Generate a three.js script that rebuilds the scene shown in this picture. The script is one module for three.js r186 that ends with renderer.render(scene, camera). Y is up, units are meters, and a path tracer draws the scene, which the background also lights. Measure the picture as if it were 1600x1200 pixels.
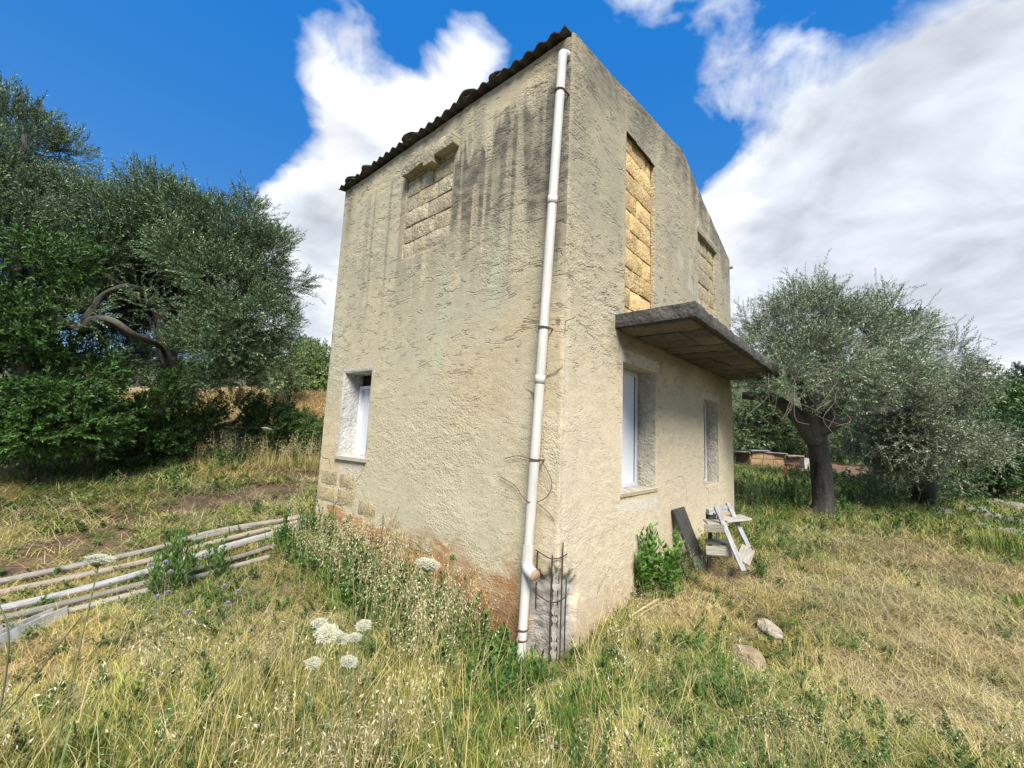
import * as THREE from 'three';
import { mergeGeometries } from 'three/addons/utils/BufferGeometryUtils.js';

// ---------------------------------------------------------------- camera, sky, sun, exposure
const scene = new THREE.Scene();
const CAM = new THREE.Vector3(-3.117, 1.6, 2.133);
const FWD = new THREE.Vector3(0.74694, 0.11961, -0.65404).normalize();
const UP = new THREE.Vector3(-0.11749, 0.99195, 0.04724).normalize();
const RIGHT = new THREE.Vector3().crossVectors(FWD, UP).normalize();
UP.crossVectors(RIGHT, FWD);
const FPX = 662;                                   // focal length in pixels of the 1600 x 1200 photograph
const camera = new THREE.PerspectiveCamera(2 * Math.atan(600 / FPX) * 180 / Math.PI, 4 / 3, 0.05, 1500);
camera.position.copy(CAM); camera.up.copy(UP); camera.lookAt(CAM.clone().add(FWD));
const renderer = new THREE.WebGLRenderer({ antialias: true });
renderer.setSize(1024, 768);
renderer.shadowMap.enabled = true;
renderer.toneMapping = THREE.LinearToneMapping;
renderer.toneMappingExposure = 1.8;

const SUN_DIR = new THREE.Vector3(-0.46, 0.76, 0.50).normalize();
const sun = new THREE.DirectionalLight(new THREE.Color().setRGB(1, 0.95, 0.87), 4.6);
sun.position.copy(SUN_DIR).multiplyScalar(60);
sun.castShadow = true; sun.shadow.radius = 50; sun.shadow.mapSize.set(2048, 2048);
Object.assign(sun.shadow.camera, { left: -25, right: 25, top: 25, bottom: -25, near: 1, far: 140 });
scene.add(sun, sun.target);

// ---------------------------------------------------------------- random and noise
function rng(seed) { let s = seed >>> 0; return () => { s = (s + 0x6D2B79F5) | 0; let t = Math.imul(s ^ (s >>> 15), 1 | s); t = (t + Math.imul(t ^ (t >>> 7), 61 | t)) ^ t; return ((t ^ (t >>> 14)) >>> 0) / 4294967296; }; }
const clamp = (x, a = 0, b = 1) => x < a ? a : x > b ? b : x;
const sst = (a, b, x) => { const t = clamp((x - a) / (b - a)); return t * t * (3 - 2 * t); };
const lerp = (a, b, t) => a + (b - a) * t;
const TAB = new Float32Array(65536); { const r = rng(77); for (let i = 0; i < 65536; i++) TAB[i] = r(); }
const h2 = (i, j) => TAB[(Math.imul(i, 73) + Math.imul(j, 19349) + ((i >> 4) * 531)) & 65535];
function n2(x, y) {
  const i = Math.floor(x), j = Math.floor(y); let fx = x - i, fy = y - j; fx = fx * fx * (3 - 2 * fx); fy = fy * fy * (3 - 2 * fy);
  const a = h2(i, j), b = h2(i + 1, j), c = h2(i, j + 1), d = h2(i + 1, j + 1);
  return a + (b - a) * fx + (c - a) * fy + (a - b - c + d) * fx * fy;
}
function f2(x, y, o = 4) { let s = 0, a = 0.5, t = 0; for (let k = 0; k < o; k++) { s += a * n2(x + k * 17.3, y - k * 9.1); t += a; a *= 0.5; x *= 2.03; y *= 2.03; } return s / t; }
const h3 = (i, j, k) => TAB[(Math.imul(i, 73) + Math.imul(j, 19349) + Math.imul(k, 8191) + ((i >> 3) * 531) + ((k >> 3) * 97)) & 65535];
function n3(x, y, z) {
  const i = Math.floor(x), j = Math.floor(y), k = Math.floor(z); let a = x - i, b = y - j, c = z - k;
  a = a * a * (3 - 2 * a); b = b * b * (3 - 2 * b); c = c * c * (3 - 2 * c);
  const l = (p, q, t) => p + (q - p) * t;
  return l(l(l(h3(i, j, k), h3(i + 1, j, k), a), l(h3(i, j + 1, k), h3(i + 1, j + 1, k), a), b),
    l(l(h3(i, j, k + 1), h3(i + 1, j, k + 1), a), l(h3(i, j + 1, k + 1), h3(i + 1, j + 1, k + 1), a), b), c);
}
function f3(x, y, z, o = 5, gain = .52) { let s = 0, a = 0.5, t = 0; for (let k = 0; k < o; k++) { s += a * n3(x + k * 5.1, y + k * 3.7, z - k * 7.3); t += a; a *= gain; x *= 2.07; y *= 2.07; z *= 2.07; } return s / t; }

// ---------------------------------------------------------------- directions of the photograph's pixels
function dirPx(px, py) { return FWD.clone().multiplyScalar(FPX).addScaledVector(RIGHT, px - 800).addScaledVector(UP, -(py - 600)).normalize(); }
function at(px, py, depth) { const d = dirPx(px, py); return CAM.clone().addScaledVector(d, depth / d.dot(FWD)); }
function onPlane(px, py, axis, v) { const d = dirPx(px, py); return CAM.clone().addScaledVector(d, (v - CAM[axis]) / d[axis]); }

// ---------------------------------------------------------------- sky: air and clouds
{
  const W = 4096, H = 2048, data = new Float32Array(W * H * 4);
  // cloud banks [x, y, radius (degrees), weight]; positive = cloud, negative = clear air
  const B = [
    [560, 175, 6, .7], [640, 165, 6, .6], [700, 130, 6, .75], [760, 100, 5, .7], [725, 45, 3, .35], [600, 235, 6, .7], [520, 215, 4, .5], [690, 190, 6, .6],
    [410, 275, 4, .6], [450, 320, 6, .8], [500, 400, 8, 1.], [460, 480, 11, 1.], [520, 330, 5, .6], [370, 310, 5, .2], [240, 330, 7, .15],
    [1200, 360, 6, .8], [1300, 310, 7, .8], [1400, 270, 6, .7], [1480, 190, 6, .7], [1570, 95, 6, .8], [1440, 120, 4, .25], [1250, 450, 11, 1.1], [1400, 390, 12, 1.0], [1570, 300, 10, .8], [1330, 400, 9, .5], [1480, 310, 3.5, -.5], [1250, 380, 2.5, -.35], [1530, 200, 3, -.5], [1560, 480, 4, -.6], [1380, 330, 3, -.4], [1500, 500, 14, 1.], [1170, 500, 9, .9], [1340, 200, 4, .35], [1610, 180, 8, .8],
    [1030, 40, 7, .38], [1090, 120, 6, .42], [1150, 80, 5, .42], [960, 15, 5, .2], [1215, 215, 5, .55], [1330, 95, 6, .3], [1120, 165, 4, .42], [1260, 110, 4, .3], [1180, 470, 5, .3],
    [70, 35, 6, .6], [110, 75, 4, .5], [140, 105, 3, .4], [500, 50, 5, .5], [490, 110, 4, .4],
    [310, 120, 12, -1.], [30, 150, 6, -.5], [200, 200, 10, -.9], [620, 30, 8, -.7], [850, 20, 8, -.8], [330, 230, 7, -.7], [540, 285, 3, -.5], [1000, 200, 9, -.8], [1220, 20, 5, -.3], [1250, 160, 5, -.5], [1080, 240, 5, -.7], [630, 80, 5, -.4], [1200, 270, 3.5, -.5], [1400, 40, 7, -.35], [960, 80, 6, -.4], [430, 180, 7, -.6],
  ].map(([x, y, r, w]) => { const d = dirPx(x, y); return [d.x, d.y, d.z, 1 / (1 - Math.cos(r * Math.PI / 180)), w]; });
  for (let j = 0; j < H; j++) {
    const el = ((j + .5) / H - .5) * Math.PI, y = Math.sin(el), c = Math.cos(el);
    for (let i = 0; i < W; i++) {
      const az = ((i + .5) / W - .5) * 2 * Math.PI, x = Math.cos(az) * c, z = Math.sin(az) * c, o = (j * W + i) * 4;
      const e = Math.max(y, 0), t = Math.pow(1 - e, 3.2);
      let r = lerp(.0085, .17, t), g = lerp(.115, .32, t), b = lerp(.37, .50, t);
      if (y > -.12) {
        const q = 1 / (Math.max(y, 0) + .42), X = x * q, Z = z * q;           // clouds lie in a layer: finer and flatter towards the horizon
        const wx = f3(X * 2.6, Z * 2.6, 1.3 + y * 5, 3) - .5, wz = f3(X * 2.6 + 9, Z * 2.6 - 5, 4.1 + y * 5, 3) - .5;
        const big = f3(x * 2.3 + 3.1, y * 3.6 + 1.7, z * 2.3 - 2.2, 3);
        const f = f3(X * 5.2 + wx * 1.3, Z * 5.2 + wz * 1.3, 3.7 + y * 13 * (1 - y * .7), 8, .58);
        let m = 0, inside = 0;
        for (const c of B) { const k = (1 - (x * c[0] + y * c[1] + z * c[2])) * c[3]; if (k < 5) { const g2 = Math.exp(-k); m += c[4] * g2; inside += g2; } }
        m = lerp((big - .44) * 3.2, m, clamp(inside * 1.6));
        const dn = m * 1.1 + (f - .5) * 3.4;
        const al = Math.pow(clamp((dn - .05) / .85), 1.1) * .97;
        const thick = sst(.6, 2.2, m + (f3(x * 6 + 2, y * 10, z * 6 + 5, 6) - .5) * 5.5);
        const relief = (f3(X * 7 + wx * 2 + .07, Z * 7 + wz * 2, 8.3 + y * 15 * (1 - y * .7), 7, .56) - .5) * .46;
        const v = lerp(.61, .47, thick) + relief;
        r = lerp(r, v * lerp(.98, .93, thick), al); g = lerp(g, v, al); b = lerp(b, v * lerp(1.03, 1.10, thick), al);
        const hz = sst(.22, 0, y) * .45; r = lerp(r, .40, hz); g = lerp(g, .44, hz); b = lerp(b, .50, hz);
      } else { r = .12; g = .115; b = .08; }
      data[o] = r; data[o + 1] = g; data[o + 2] = b; data[o + 3] = 1;
    }
  }
  const t = new THREE.DataTexture(data, W, H, THREE.RGBAFormat, THREE.FloatType);
  t.mapping = THREE.EquirectangularReflectionMapping; t.magFilter = t.minFilter = THREE.LinearFilter; t.needsUpdate = true;
  scene.background = t; scene.environment = t;
}

// ---------------------------------------------------------------- naming helpers
const used = {};
function numbered(n) { used[n] = (used[n] ?? -1) + 1; return used[n] ? n + '_' + String(used[n]).padStart(3, '0') : n; }
function thing(name, label, category, p, group) {
  const o = new THREE.Group(); o.name = numbered(name); o.position.copy(p); o.userData = { label, category }; if (group) o.userData.group = group; scene.add(o); return o;
}
function shade(m) { m.castShadow = m.receiveShadow = true; return m; }
function worldBase(parent) { const v = new THREE.Vector3(); for (let p = parent; p && p !== scene; p = p.parent) v.add(p.position); return v; }
function part(name, geo, mat, parent, label) {              // geometry in world metres, set under its thing
  const b = worldBase(parent); geo.translate(-b.x, -b.y, -b.z);
  const m = shade(new THREE.Mesh(geo, mat)); m.name = name; if (label) m.userData.label = label; parent.add(m); return m;
}
function copies(name, geo, mat, mats, cols, parent = scene) {
  const m = shade(new THREE.InstancedMesh(geo, mat, mats.length)); m.name = parent === scene ? numbered(name) : name;
  const b = worldBase(parent), M = new THREE.Matrix4();
  mats.forEach((q, i) => { M.copy(q); M.elements[12] -= b.x; M.elements[13] -= b.y; M.elements[14] -= b.z; m.setMatrixAt(i, M); if (cols) m.setColorAt(i, cols[i]); });
  m.userData.kind = 'stuff'; parent.add(m); return m;
}
const C = (r, g, b) => new THREE.Color().setRGB(r, g, b);
const V = (x, y, z) => new THREE.Vector3(x, y, z);

// ---------------------------------------------------------------- geometry collector
class GB {
  constructor() { this.p = []; this.c = []; this.u = []; this.i = []; }
  v(p, c, u = 0, w = 0) { this.p.push(p.x, p.y, p.z); this.c.push(c[0], c[1], c[2]); this.u.push(u, w); return this.p.length / 3 - 1; }
  blade(p, yaw, len, wid, lean, bend, c0, c1, segs = 3) {
    const cx = Math.cos(yaw), cz = Math.sin(yaw), sx = -cz, sz = cx; let q = p.clone(), a = lean, prev = null;
    for (let k = 0; k <= segs; k++) {
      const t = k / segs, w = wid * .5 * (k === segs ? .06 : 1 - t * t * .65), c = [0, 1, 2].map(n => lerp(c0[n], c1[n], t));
      const l = this.v(V(q.x + sx * w, q.y, q.z + sz * w), c, 0, t), r = this.v(V(q.x - sx * w, q.y, q.z - sz * w), c, 1, t);
      if (prev !== null) this.i.push(prev, prev + 1, l, prev + 1, r, l);
      prev = l; const d = len / segs; q = V(q.x + Math.sin(a) * cx * d, q.y + Math.cos(a) * d, q.z + Math.sin(a) * cz * d); a += bend / segs;
    }
    return q;
  }
  leaf(p, dir, side, len, wid, c, cup = .12, c2 = c) {
    const n = V().crossVectors ? new THREE.Vector3().crossVectors(dir, side) : null;
    const m1 = p.clone().addScaledVector(dir, len * .32), m2 = p.clone().addScaledVector(dir, len * .68).addScaledVector(n, -cup * len * .25), tip = p.clone().addScaledVector(dir, len).addScaledVector(n, -cup * len);
    const a = this.v(p, c), b = this.v(m1.clone().addScaledVector(side, wid * .5).addScaledVector(n, cup * wid), c2), d = this.v(m1.clone().addScaledVector(side, -wid * .5).addScaledVector(n, cup * wid), c),
      e = this.v(m2.clone().addScaledVector(side, wid * .42).addScaledVector(n, cup * wid), c2), f = this.v(m2.clone().addScaledVector(side, -wid * .42).addScaledVector(n, cup * wid), c), g = this.v(tip, c2);
    this.i.push(a, d, b, b, d, f, b, f, e, e, f, g);
  }
  leaf2(p, dir, side, len, wid, c, c2 = c) {                // small leaf: two faces
    const m = p.clone().addScaledVector(dir, len * .5);
    const a = this.v(p, c), b = this.v(m.clone().addScaledVector(side, wid * .5), c2), d = this.v(m.clone().addScaledVector(side, -wid * .5), c), g = this.v(p.clone().addScaledVector(dir, len), c2);
    this.i.push(a, d, b, b, d, g);
  }
  tube(pts, rad, sides, col, wob = 0, seed = 0, cap = true, vscale = 1) {
    const rr = typeof rad === 'number' ? () => rad : rad, N = pts.length; let prev = null, L = 0;
    let ref = Math.abs(pts[1].clone().sub(pts[0]).normalize().y) > .9 ? V(1, 0, 0) : V(0, 1, 0);
    for (let k = 0; k < N; k++) {
      const tan = pts[Math.min(k + 1, N - 1)].clone().sub(pts[Math.max(k - 1, 0)]).normalize();
      const a = new THREE.Vector3().crossVectors(tan, ref).normalize(), b = new THREE.Vector3().crossVectors(a, tan); ref = b.clone();
      if (k) L += pts[k].distanceTo(pts[k - 1]);
      const r0 = rr(k / (N - 1)), c = typeof col === 'function' ? col(k / (N - 1)) : col; let first = null;
      for (let s = 0; s <= sides; s++) {
        const th = s / sides * 2 * Math.PI, ss = s % sides, w = wob ? 1 + wob * (f2(Math.cos(ss / sides * 6.283) * 1.6 + seed, L * 2.2 / vscale + Math.sin(ss / sides * 6.283) * 1.6 + seed, 3) - .5) * 2 : 1;
        const g = wob ? clamp(1 + (w - 1) * 2.6, .35, 1.9) : 1, id = this.v(pts[k].clone().addScaledVector(a, Math.cos(th) * r0 * w).addScaledVector(b, Math.sin(th) * r0 * w), wob ? [c[0] * g, c[1] * g, c[2] * g] : c, s / sides * 2, L);
        if (first === null) first = id;
      }
      if (prev !== null) for (let s = 0; s < sides; s++) this.i.push(prev + s, first + s, prev + s + 1, prev + s + 1, first + s, first + s + 1);
      if (cap && (k === 0 || k === N - 1)) { const m = this.v(pts[k], c); for (let s = 0; s < sides; s++) k ? this.i.push(m, first + s + 1, first + s) : this.i.push(m, first + s, first + s + 1); }
      prev = first;
    }
  }
  geo() {
    const g = new THREE.BufferGeometry();
    g.setAttribute('position', new THREE.Float32BufferAttribute(this.p, 3)); g.setAttribute('color', new THREE.Float32BufferAttribute(this.c, 3)); g.setAttribute('uv', new THREE.Float32BufferAttribute(this.u, 2));
    g.setIndex(this.i); g.computeVertexNormals(); return g;
  }
}
const curve = (pts, n) => new THREE.CatmullRomCurve3(pts).getPoints(n);

// ---------------------------------------------------------------- textures and materials
function dataTex(w, h, fn, srgb = true, rep) {
  const d = new Uint8Array(w * h * 4), g = v => { v = clamp(v); return 255 * (srgb ? (v <= .0031308 ? 12.92 * v : 1.055 * Math.pow(v, 1 / 2.4) - .055) : v); };
  for (let j = 0; j < h; j++) for (let i = 0; i < w; i++) { const c = fn((i + .5) / w, (j + .5) / h, i, j), o = (j * w + i) * 4; d[o] = g(c[0]); d[o + 1] = g(c[1]); d[o + 2] = g(c[2]); d[o + 3] = 255; }
  const t = new THREE.DataTexture(d, w, h); t.colorSpace = srgb ? THREE.SRGBColorSpace : THREE.NoColorSpace; t.wrapS = t.wrapT = rep ? THREE.RepeatWrapping : THREE.ClampToEdgeWrapping;
  t.magFilter = THREE.LinearFilter; t.minFilter = THREE.LinearMipmapLinearFilter; t.generateMipmaps = true; t.needsUpdate = true; return t;
}
const tile = (x, y, f, o) => {                              // tiling fbm on the unit square
  const a = (u, v) => f2(u * f, v * f, o), sx = x, sy = y;
  return a(sx, sy) * (1 - sx) * (1 - sy) + a(sx - 1, sy) * sx * (1 - sy) + a(sx, sy - 1) * (1 - sx) * sy + a(sx - 1, sy - 1) * sx * sy;
};
const grainTex = dataTex(512, 512, (x, y) => { const n = tile(x, y, 40, 3) * .6 + tile(x, y, 9, 3) * .4, v = clamp((n - .5) * 2.2 + .5); return [v, v, v]; }, false, true);
const grainCol = dataTex(512, 512, (x, y) => { const n = tile(x, y, 24, 4), m = tile(x, y, 6, 3), v = clamp(.78 + (n - .5) * .9 + (m - .5) * .5, .25, 1); return [v, v * .985, v * .96]; }, true, true);
const pipeTex = dataTex(256, 256, (x, y) => { const n = tile(x, y, 5, 4), s = sst(.6, .75, tile(x, y, 20, 3)) * .12, v = clamp(.84 + (n - .5) * .5 - s, .5, 1); return [v, v * .985, v * (.94 + .04 * n)]; }, true, true);
const barkTex = dataTex(256, 512, (x, y) => { const n = tile(x, y, 14, 4), r = 1 - Math.abs(tile(x, y * .999, 8, 3) - .5) * 4; const v = clamp(n * .7 + r * .3); return [v, v, v]; }, false, true);
const std = (o) => new THREE.MeshStandardMaterial({ roughness: .9, metalness: 0, ...o });
const leafMat = (tr = .35, rough = .6) => new THREE.MeshPhysicalMaterial({ color: 0xffffff, vertexColors: true, roughness: rough, transmission: tr, thickness: 0, side: THREE.DoubleSide, specularIntensity: .5 });
const M = {
  straw: leafMat(.2, .8), leaf: leafMat(.3, .5), olive: leafMat(.18, .5), petal: leafMat(.3, .8),
  bark: std({ vertexColors: true, bumpMap: barkTex, bumpScale: .03 }),
  stem: std({ vertexColors: true }),
  pvc: std({ color: C(.62, .605, .56), roughness: .5, map: pipeTex }), pvcOld: std({ color: C(.66, .62, .52), roughness: .6, map: grainCol }), pvcIn: std({ color: C(.38, .26, .16) }),
  rust: std({ color: C(.10, .045, .025), roughness: .85 }), iron: std({ color: C(.035, .022, .018), roughness: .8 }),
  white: std({ color: C(.66, .69, .73), roughness: .5 }), whiteWood: std({ color: C(.55, .57, .60), roughness: .6, bumpMap: grainTex, bumpScale: .002 }),
  dark: std({ color: C(.015, .014, .013) }),
  sandstone: std({ vertexColors: true, map: grainCol, bumpMap: grainTex, bumpScale: .012 }),
  concrete: std({ vertexColors: true, map: grainCol, bumpMap: grainTex, bumpScale: .012 }),
  roof: std({ color: C(.10, .095, .09), map: grainCol, bumpMap: grainTex, bumpScale: .004 }),
  wood: std({ vertexColors: true, map: grainCol, bumpMap: grainTex, bumpScale: .004 }),
};

// ---------------------------------------------------------------- the lie of the land
const pw = (tab, u) => { if (u <= tab[0][0]) return tab[0][1]; for (let k = 1; k < tab.length; k++) if (u <= tab[k][0]) { const [a, b] = tab[k - 1], [c, d] = tab[k]; return lerp(b, d, (u - a) / (c - a)); } return tab[tab.length - 1][1]; };
const LEFT = [[0, -.36], [2, -.32], [3.75, -.25], [5, -.11], [6.7, .20], [8, .42], [10, .66], [14, 1.3], [20, 2.7], [30, 4.6], [60, 9], [150, 20], [400, 26]];
const RGT = [[0, -.36], [2, -.32], [3.75, -.25], [5, -.08], [6.7, .13], [8, .28], [10, .42], [15, .8], [20, 1.1], [30, 2.4], [60, 9], [100, 19], [160, 22], [400, 28]];
function terrain(x, z) {
  const dx = x - CAM.x, dz = z - CAM.z, u = dx * .7525 - dz * .659, w = dx * .659 + dz * .7525;   // u ahead, w to the right
  let s = 0; for (const o of [-.12, 0, .12]) { const uu = u * (1 + o); s += lerp(pw(LEFT, uu), pw(RGT, uu), sst(-.25, .45, w / Math.max(Math.abs(u), 6))); } s /= 3;
  s += (f2(x * .9 + 40, z * .9 + 7, 3) - .5) * .11 * clamp(1 + u * .02, .6, 3) + (f2(x * 4, z * 4, 2) - .5) * .03;
  if (u > 25) s += (f2(x * .06, z * .06, 3) - .5) * clamp((u - 25) * .08, 0, 4);
  s -= .1 * Math.exp(-((x + .3) ** 2 + (z + .5) ** 2) / .35);
  return s;
}
function ground(px, py) {                                  // where the photograph's pixel meets the ground
  const d = dirPx(px, py); let t = .5; for (let k = 0; k < 3000; k++) { const x = CAM.x + d.x * t, y = CAM.y + d.y * t, z = CAM.z + d.z * t; if (y < terrain(x, z)) break; t += .006 + t * .003; }
  const p = CAM.clone().addScaledVector(d, t); p.y = terrain(p.x, p.z); return p;
}
const inHouse = (x, z, m = 0) => x > -m && x < 5.72 + m && z < m && z > -4.5 - m;
// patches of bare soil, straw and green where the photograph has them [x, y, metres, kind]
const ZONES = [[430, 770, 1.3, 'soil'], [330, 785, 1.1, 'soil'], [470, 745, 1.0, 'soil'], [210, 812, .8, 'soil'], [110, 845, .6, 'soil'], [60, 880, .8, 'soil'], [160, 855, .6, 'soil'], [30, 800, .5, 'soil'], [1170, 905, .4, 'soil'], [1150, 905, .45, 'straw'], [1420, 880, 1.1, 'straw'], [1520, 910, .9, 'straw'], [1350, 950, .7, 'straw'], [1450, 1000, .7, 'straw'],
  [1050, 960, .4, 'straw'], [1290, 870, .8, 'green'], [1230, 860, .6, 'green'], [1200, 760, 1.2, 'green'], [1380, 760, 1.6, 'green'], [1120, 1060, .3, 'green'], [1310, 1000, .4, 'green'], [1200, 1170, .35, 'green'], [880, 1140, .3, 'green'], [600, 920, .5, 'green'], [470, 880, .6, 'green'], [480, 690, 1.6, 'green'], [150, 730, 1.6, 'green'], [400, 715, 1.4, 'green'], [300, 940, .5, 'green'], [1250, 1160, .3, 'green'], [1560, 1180, .3, 'green'], [1500, 1100, .5, 'straw'], [1380, 1080, .4, 'straw'], [1560, 1010, .5, 'straw'], [1300, 1130, .25, 'dry'], [200, 1060, .6, 'dry'], [60, 1150, .4, 'dry'], [420, 1120, .4, 'dry'], [640, 1110, .35, 'dry'], [740, 1030, .4, 'dry'], [1000, 1010, .4, 'dry'], [980, 1180, .25, 'dry'], [1430, 950, .9, 'straw'], [1120, 950, .5, 'dry']].map(([x, y, r, k]) => { const p = ground(x, y); return [p.x, p.z, 1 / (r * r), k]; });
function zone(x, z) { const o = { soil: 0, straw: 0, green: 0, dry: 0 }; for (const q of ZONES) o[q[3]] = Math.max(o[q[3]], Math.exp(-((x - q[0]) ** 2 + (z - q[1]) ** 2) * q[2])); return o; }
{
  const pos = [], col = [], uv = [], idx = [], NA = 420, radii = [.25]; while (radii[radii.length - 1] < 420) radii.push(radii[radii.length - 1] * 1.028 + .012);
  for (let k = 0; k < radii.length; k++) for (let a = 0; a <= NA; a++) {
    const th = a / NA * 2 * Math.PI, x = CAM.x + Math.cos(th) * radii[k], z = CAM.z + Math.sin(th) * radii[k], y = terrain(x, z);
    pos.push(x, y, z); uv.push(x / 2.5, z / 2.5);
    const q = radii[k] < 20 ? zone(x, z) : { soil: 0, straw: 0, green: 0 }, n = f2(x * .8 + 5, z * .8, 3), n4 = f2(x * 5, z * 5, 2);
    let c = [.20, .15, .085]; const mix = (b, t) => { c = c.map((v, i) => lerp(v, b[i], t)); };
    mix([.11, .115, .04], sst(.45, .7, n) * .6); mix([.13, .072, .042], clamp(q.soil * 1.2) * .92); mix([.30, .235, .14], q.straw * .8); mix([.07, .09, .03], q.green * .6);
    if (radii[k] > 12) { const wr = (x - CAM.x) * .659 + (z - CAM.z) * .7525; mix(wr > 2 ? [.17, .095, .06] : [.46, .37, .22], sst(wr > 2 ? 8.5 : 11, wr > 2 ? 10.5 : 15, radii[k]) * .85); mix([.06, .085, .03], sst(26, 45, radii[k]) * .85); }
    const s = (.7 + n4 * .5) * (n2(x * 4.6 + 3, z * 4.6) < .4 && radii[k] < 12 ? .6 : 1); col.push(c[0] * s, c[1] * s, c[2] * s);
  }
  for (let k = 0; k < radii.length - 1; k++) for (let a = 0; a < NA; a++) { const i = k * (NA + 1) + a, j = i + NA + 1; idx.push(i, i + 1, j, i + 1, j + 1, j); }
  const c0 = pos.length / 3; pos.push(CAM.x, terrain(CAM.x, CAM.z), CAM.z); uv.push(CAM.x / 2.5, CAM.z / 2.5); col.push(.2, .15, .085); for (let a = 0; a < NA; a++) idx.push(c0, a + 1, a);
  const g = new THREE.BufferGeometry(); g.setAttribute('position', new THREE.Float32BufferAttribute(pos, 3)); g.setAttribute('color', new THREE.Float32BufferAttribute(col, 3)); g.setAttribute('uv', new THREE.Float32BufferAttribute(uv, 2)); g.setIndex(idx); g.computeVertexNormals();
  const m = shade(new THREE.Mesh(g, std({ vertexColors: true, roughness: 1, map: grainCol, bumpMap: grainTex, bumpScale: .03, side: THREE.DoubleSide }))); m.name = 'ground'; m.userData = { kind: 'structure', label: 'uneven dry soil rising towards the hill behind the house' }; scene.add(m);
}

// ---------------------------------------------------------------- the house
const HW = 5.72, HL = 4.5;
const house = thing('stone_house', 'two storey derelict stone house with cream roughcast walls and walled up upper openings', 'house', V(0, 0, 0));
const backTop = x => x < 3.07 ? lerp(5.545, 6.04, x / 3.07) : lerp(6.04, 5.165, (x - 3.07) / (HW - 3.07));
const gableTop = x => backTop(x) + .06 - .03 * f2(x * 4, 3, 3);
const OPEN_F = [{ a: 1.17, b: 2.07, lo: 1.03, hi: 2.46, d: .25 }, { a: 3.99, b: 4.76, lo: .95, hi: 2.31, d: .21 }, { a: 1.2, b: 2.05, lo: 2.9, hi: 5.27, d: .06 }, { a: 3.79, b: 4.77, lo: 2.9, hi: 5.03, d: .05 }];
const OPEN_L = [{ a: 3.2, b: 3.95, lo: 1.2, hi: 2.42, d: .3 }, { a: 1.7, b: 2.68, lo: 3.9, hi: 5.24, d: .03 }];
const edgeDist = (ops, u, y) => { let m = 9; for (const o of ops) { const dx = Math.max(o.a - u, 0, u - o.b), dy = Math.max(o.lo - y, 0, y - o.hi); m = Math.min(m, Math.hypot(dx, dy)); } return m; };
const broken = (u, y) => sst(.0, .05, (.30 + .1 * n2(y * 9, 3)) - u) * sst(0, .08, (.40 + .16 * n2(u * 9, 8) + .16 * f2(u * 34, 5, 3) - .5 * u) - y);       // plaster gone from the foot of the corner
function relief(s, u, y) {
  const w = f2(u * 3 + s * 31, y * 3, 2), n = f2(u * 7 + s * 9 + w, y * 15 + w * 3, 4), fine = n2(u * 34, y * 60);
  const up = sst(1.2, 3.4, y);
  const am = .35 + .9 * sst(.35, .65, f2(u * 1.4 + s * 11, y * 1.4 + 5, 3)); return ((.003 + .009 * up) * n + .003 * fine) * am + .03 * (f2(u * .7 + s * 5, y * .7, 2) - .5);
}
function wallGrid(s, W, top, ops, map, step, flip) {
  const us = [], ys = [], lines = (arr, cuts, lo, hi) => { const c = [lo, ...cuts.filter(v => v > lo && v < hi), hi].sort((p, q) => p - q); for (let k = 0; k < c.length - 1; k++) { const n = Math.max(1, Math.round((c[k + 1] - c[k]) / step)); for (let i = 0; i < n; i++) arr.push(lerp(c[k], c[k + 1], i / n)); } arr.push(hi); };
  lines(us, ops.flatMap(o => [o.a, o.b]), 0, W); lines(ys, ops.flatMap(o => [o.lo, o.hi]).filter(v => v < 5.1), -.6, 5.1);
  const tops = []; const nv = Math.round(.9 / step); for (let k = 1; k <= nv; k++) tops.push(k / nv);
  const rows = [...ys.map(y => () => y), ...tops.map(t => u => lerp(5.1, top(u), t))];
  const pos = [], uv = [], idx = [], id = (i, j) => j * us.length + i;
  for (let j = 0; j < rows.length; j++) for (let i = 0; i < us.length; i++) {
    const u = us[i], y = rows[j](u); let d = relief(s, u, y) * sst(0, .03, edgeDist(ops, u, y));
    const e = Math.min(u, W - u), hole = s < 2 ? broken(u, y) * (.045 + .02 * n2(u * 30, y * 30)) : 0; d = d * sst(0, .05, e);
    let cr = 0; if (u < .001) { cr = -(.004 + .022 * Math.max(0, f2(y * 5, 2, 4) - .38)) - hole; d = 0; } else d -= hole;
    pos.push(...map(u, y, d, cr)); uv.push(u / W, (y + .6) / 6.8);
  }
  for (let j = 0; j < rows.length - 1; j++) for (let i = 0; i < us.length - 1; i++) {
    const cu = (us[i] + us[i + 1]) / 2, cy = (rows[j](cu) + rows[j + 1](cu)) / 2; if (ops.some(o => cu > o.a && cu < o.b && cy > o.lo && cy < o.hi)) continue;
    const a = id(i, j), b = id(i + 1, j), c = id(i, j + 1), d = id(i + 1, j + 1);
    flip ? idx.push(a, c, b, b, c, d) : idx.push(a, b, c, b, d, c);
  }
  const g = new THREE.BufferGeometry(); g.setAttribute('position', new THREE.Float32BufferAttribute(pos, 3)); g.setAttribute('uv', new THREE.Float32BufferAttribute(uv, 2)); g.setIndex(idx); g.computeVertexNormals(); return g;
}
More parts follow.
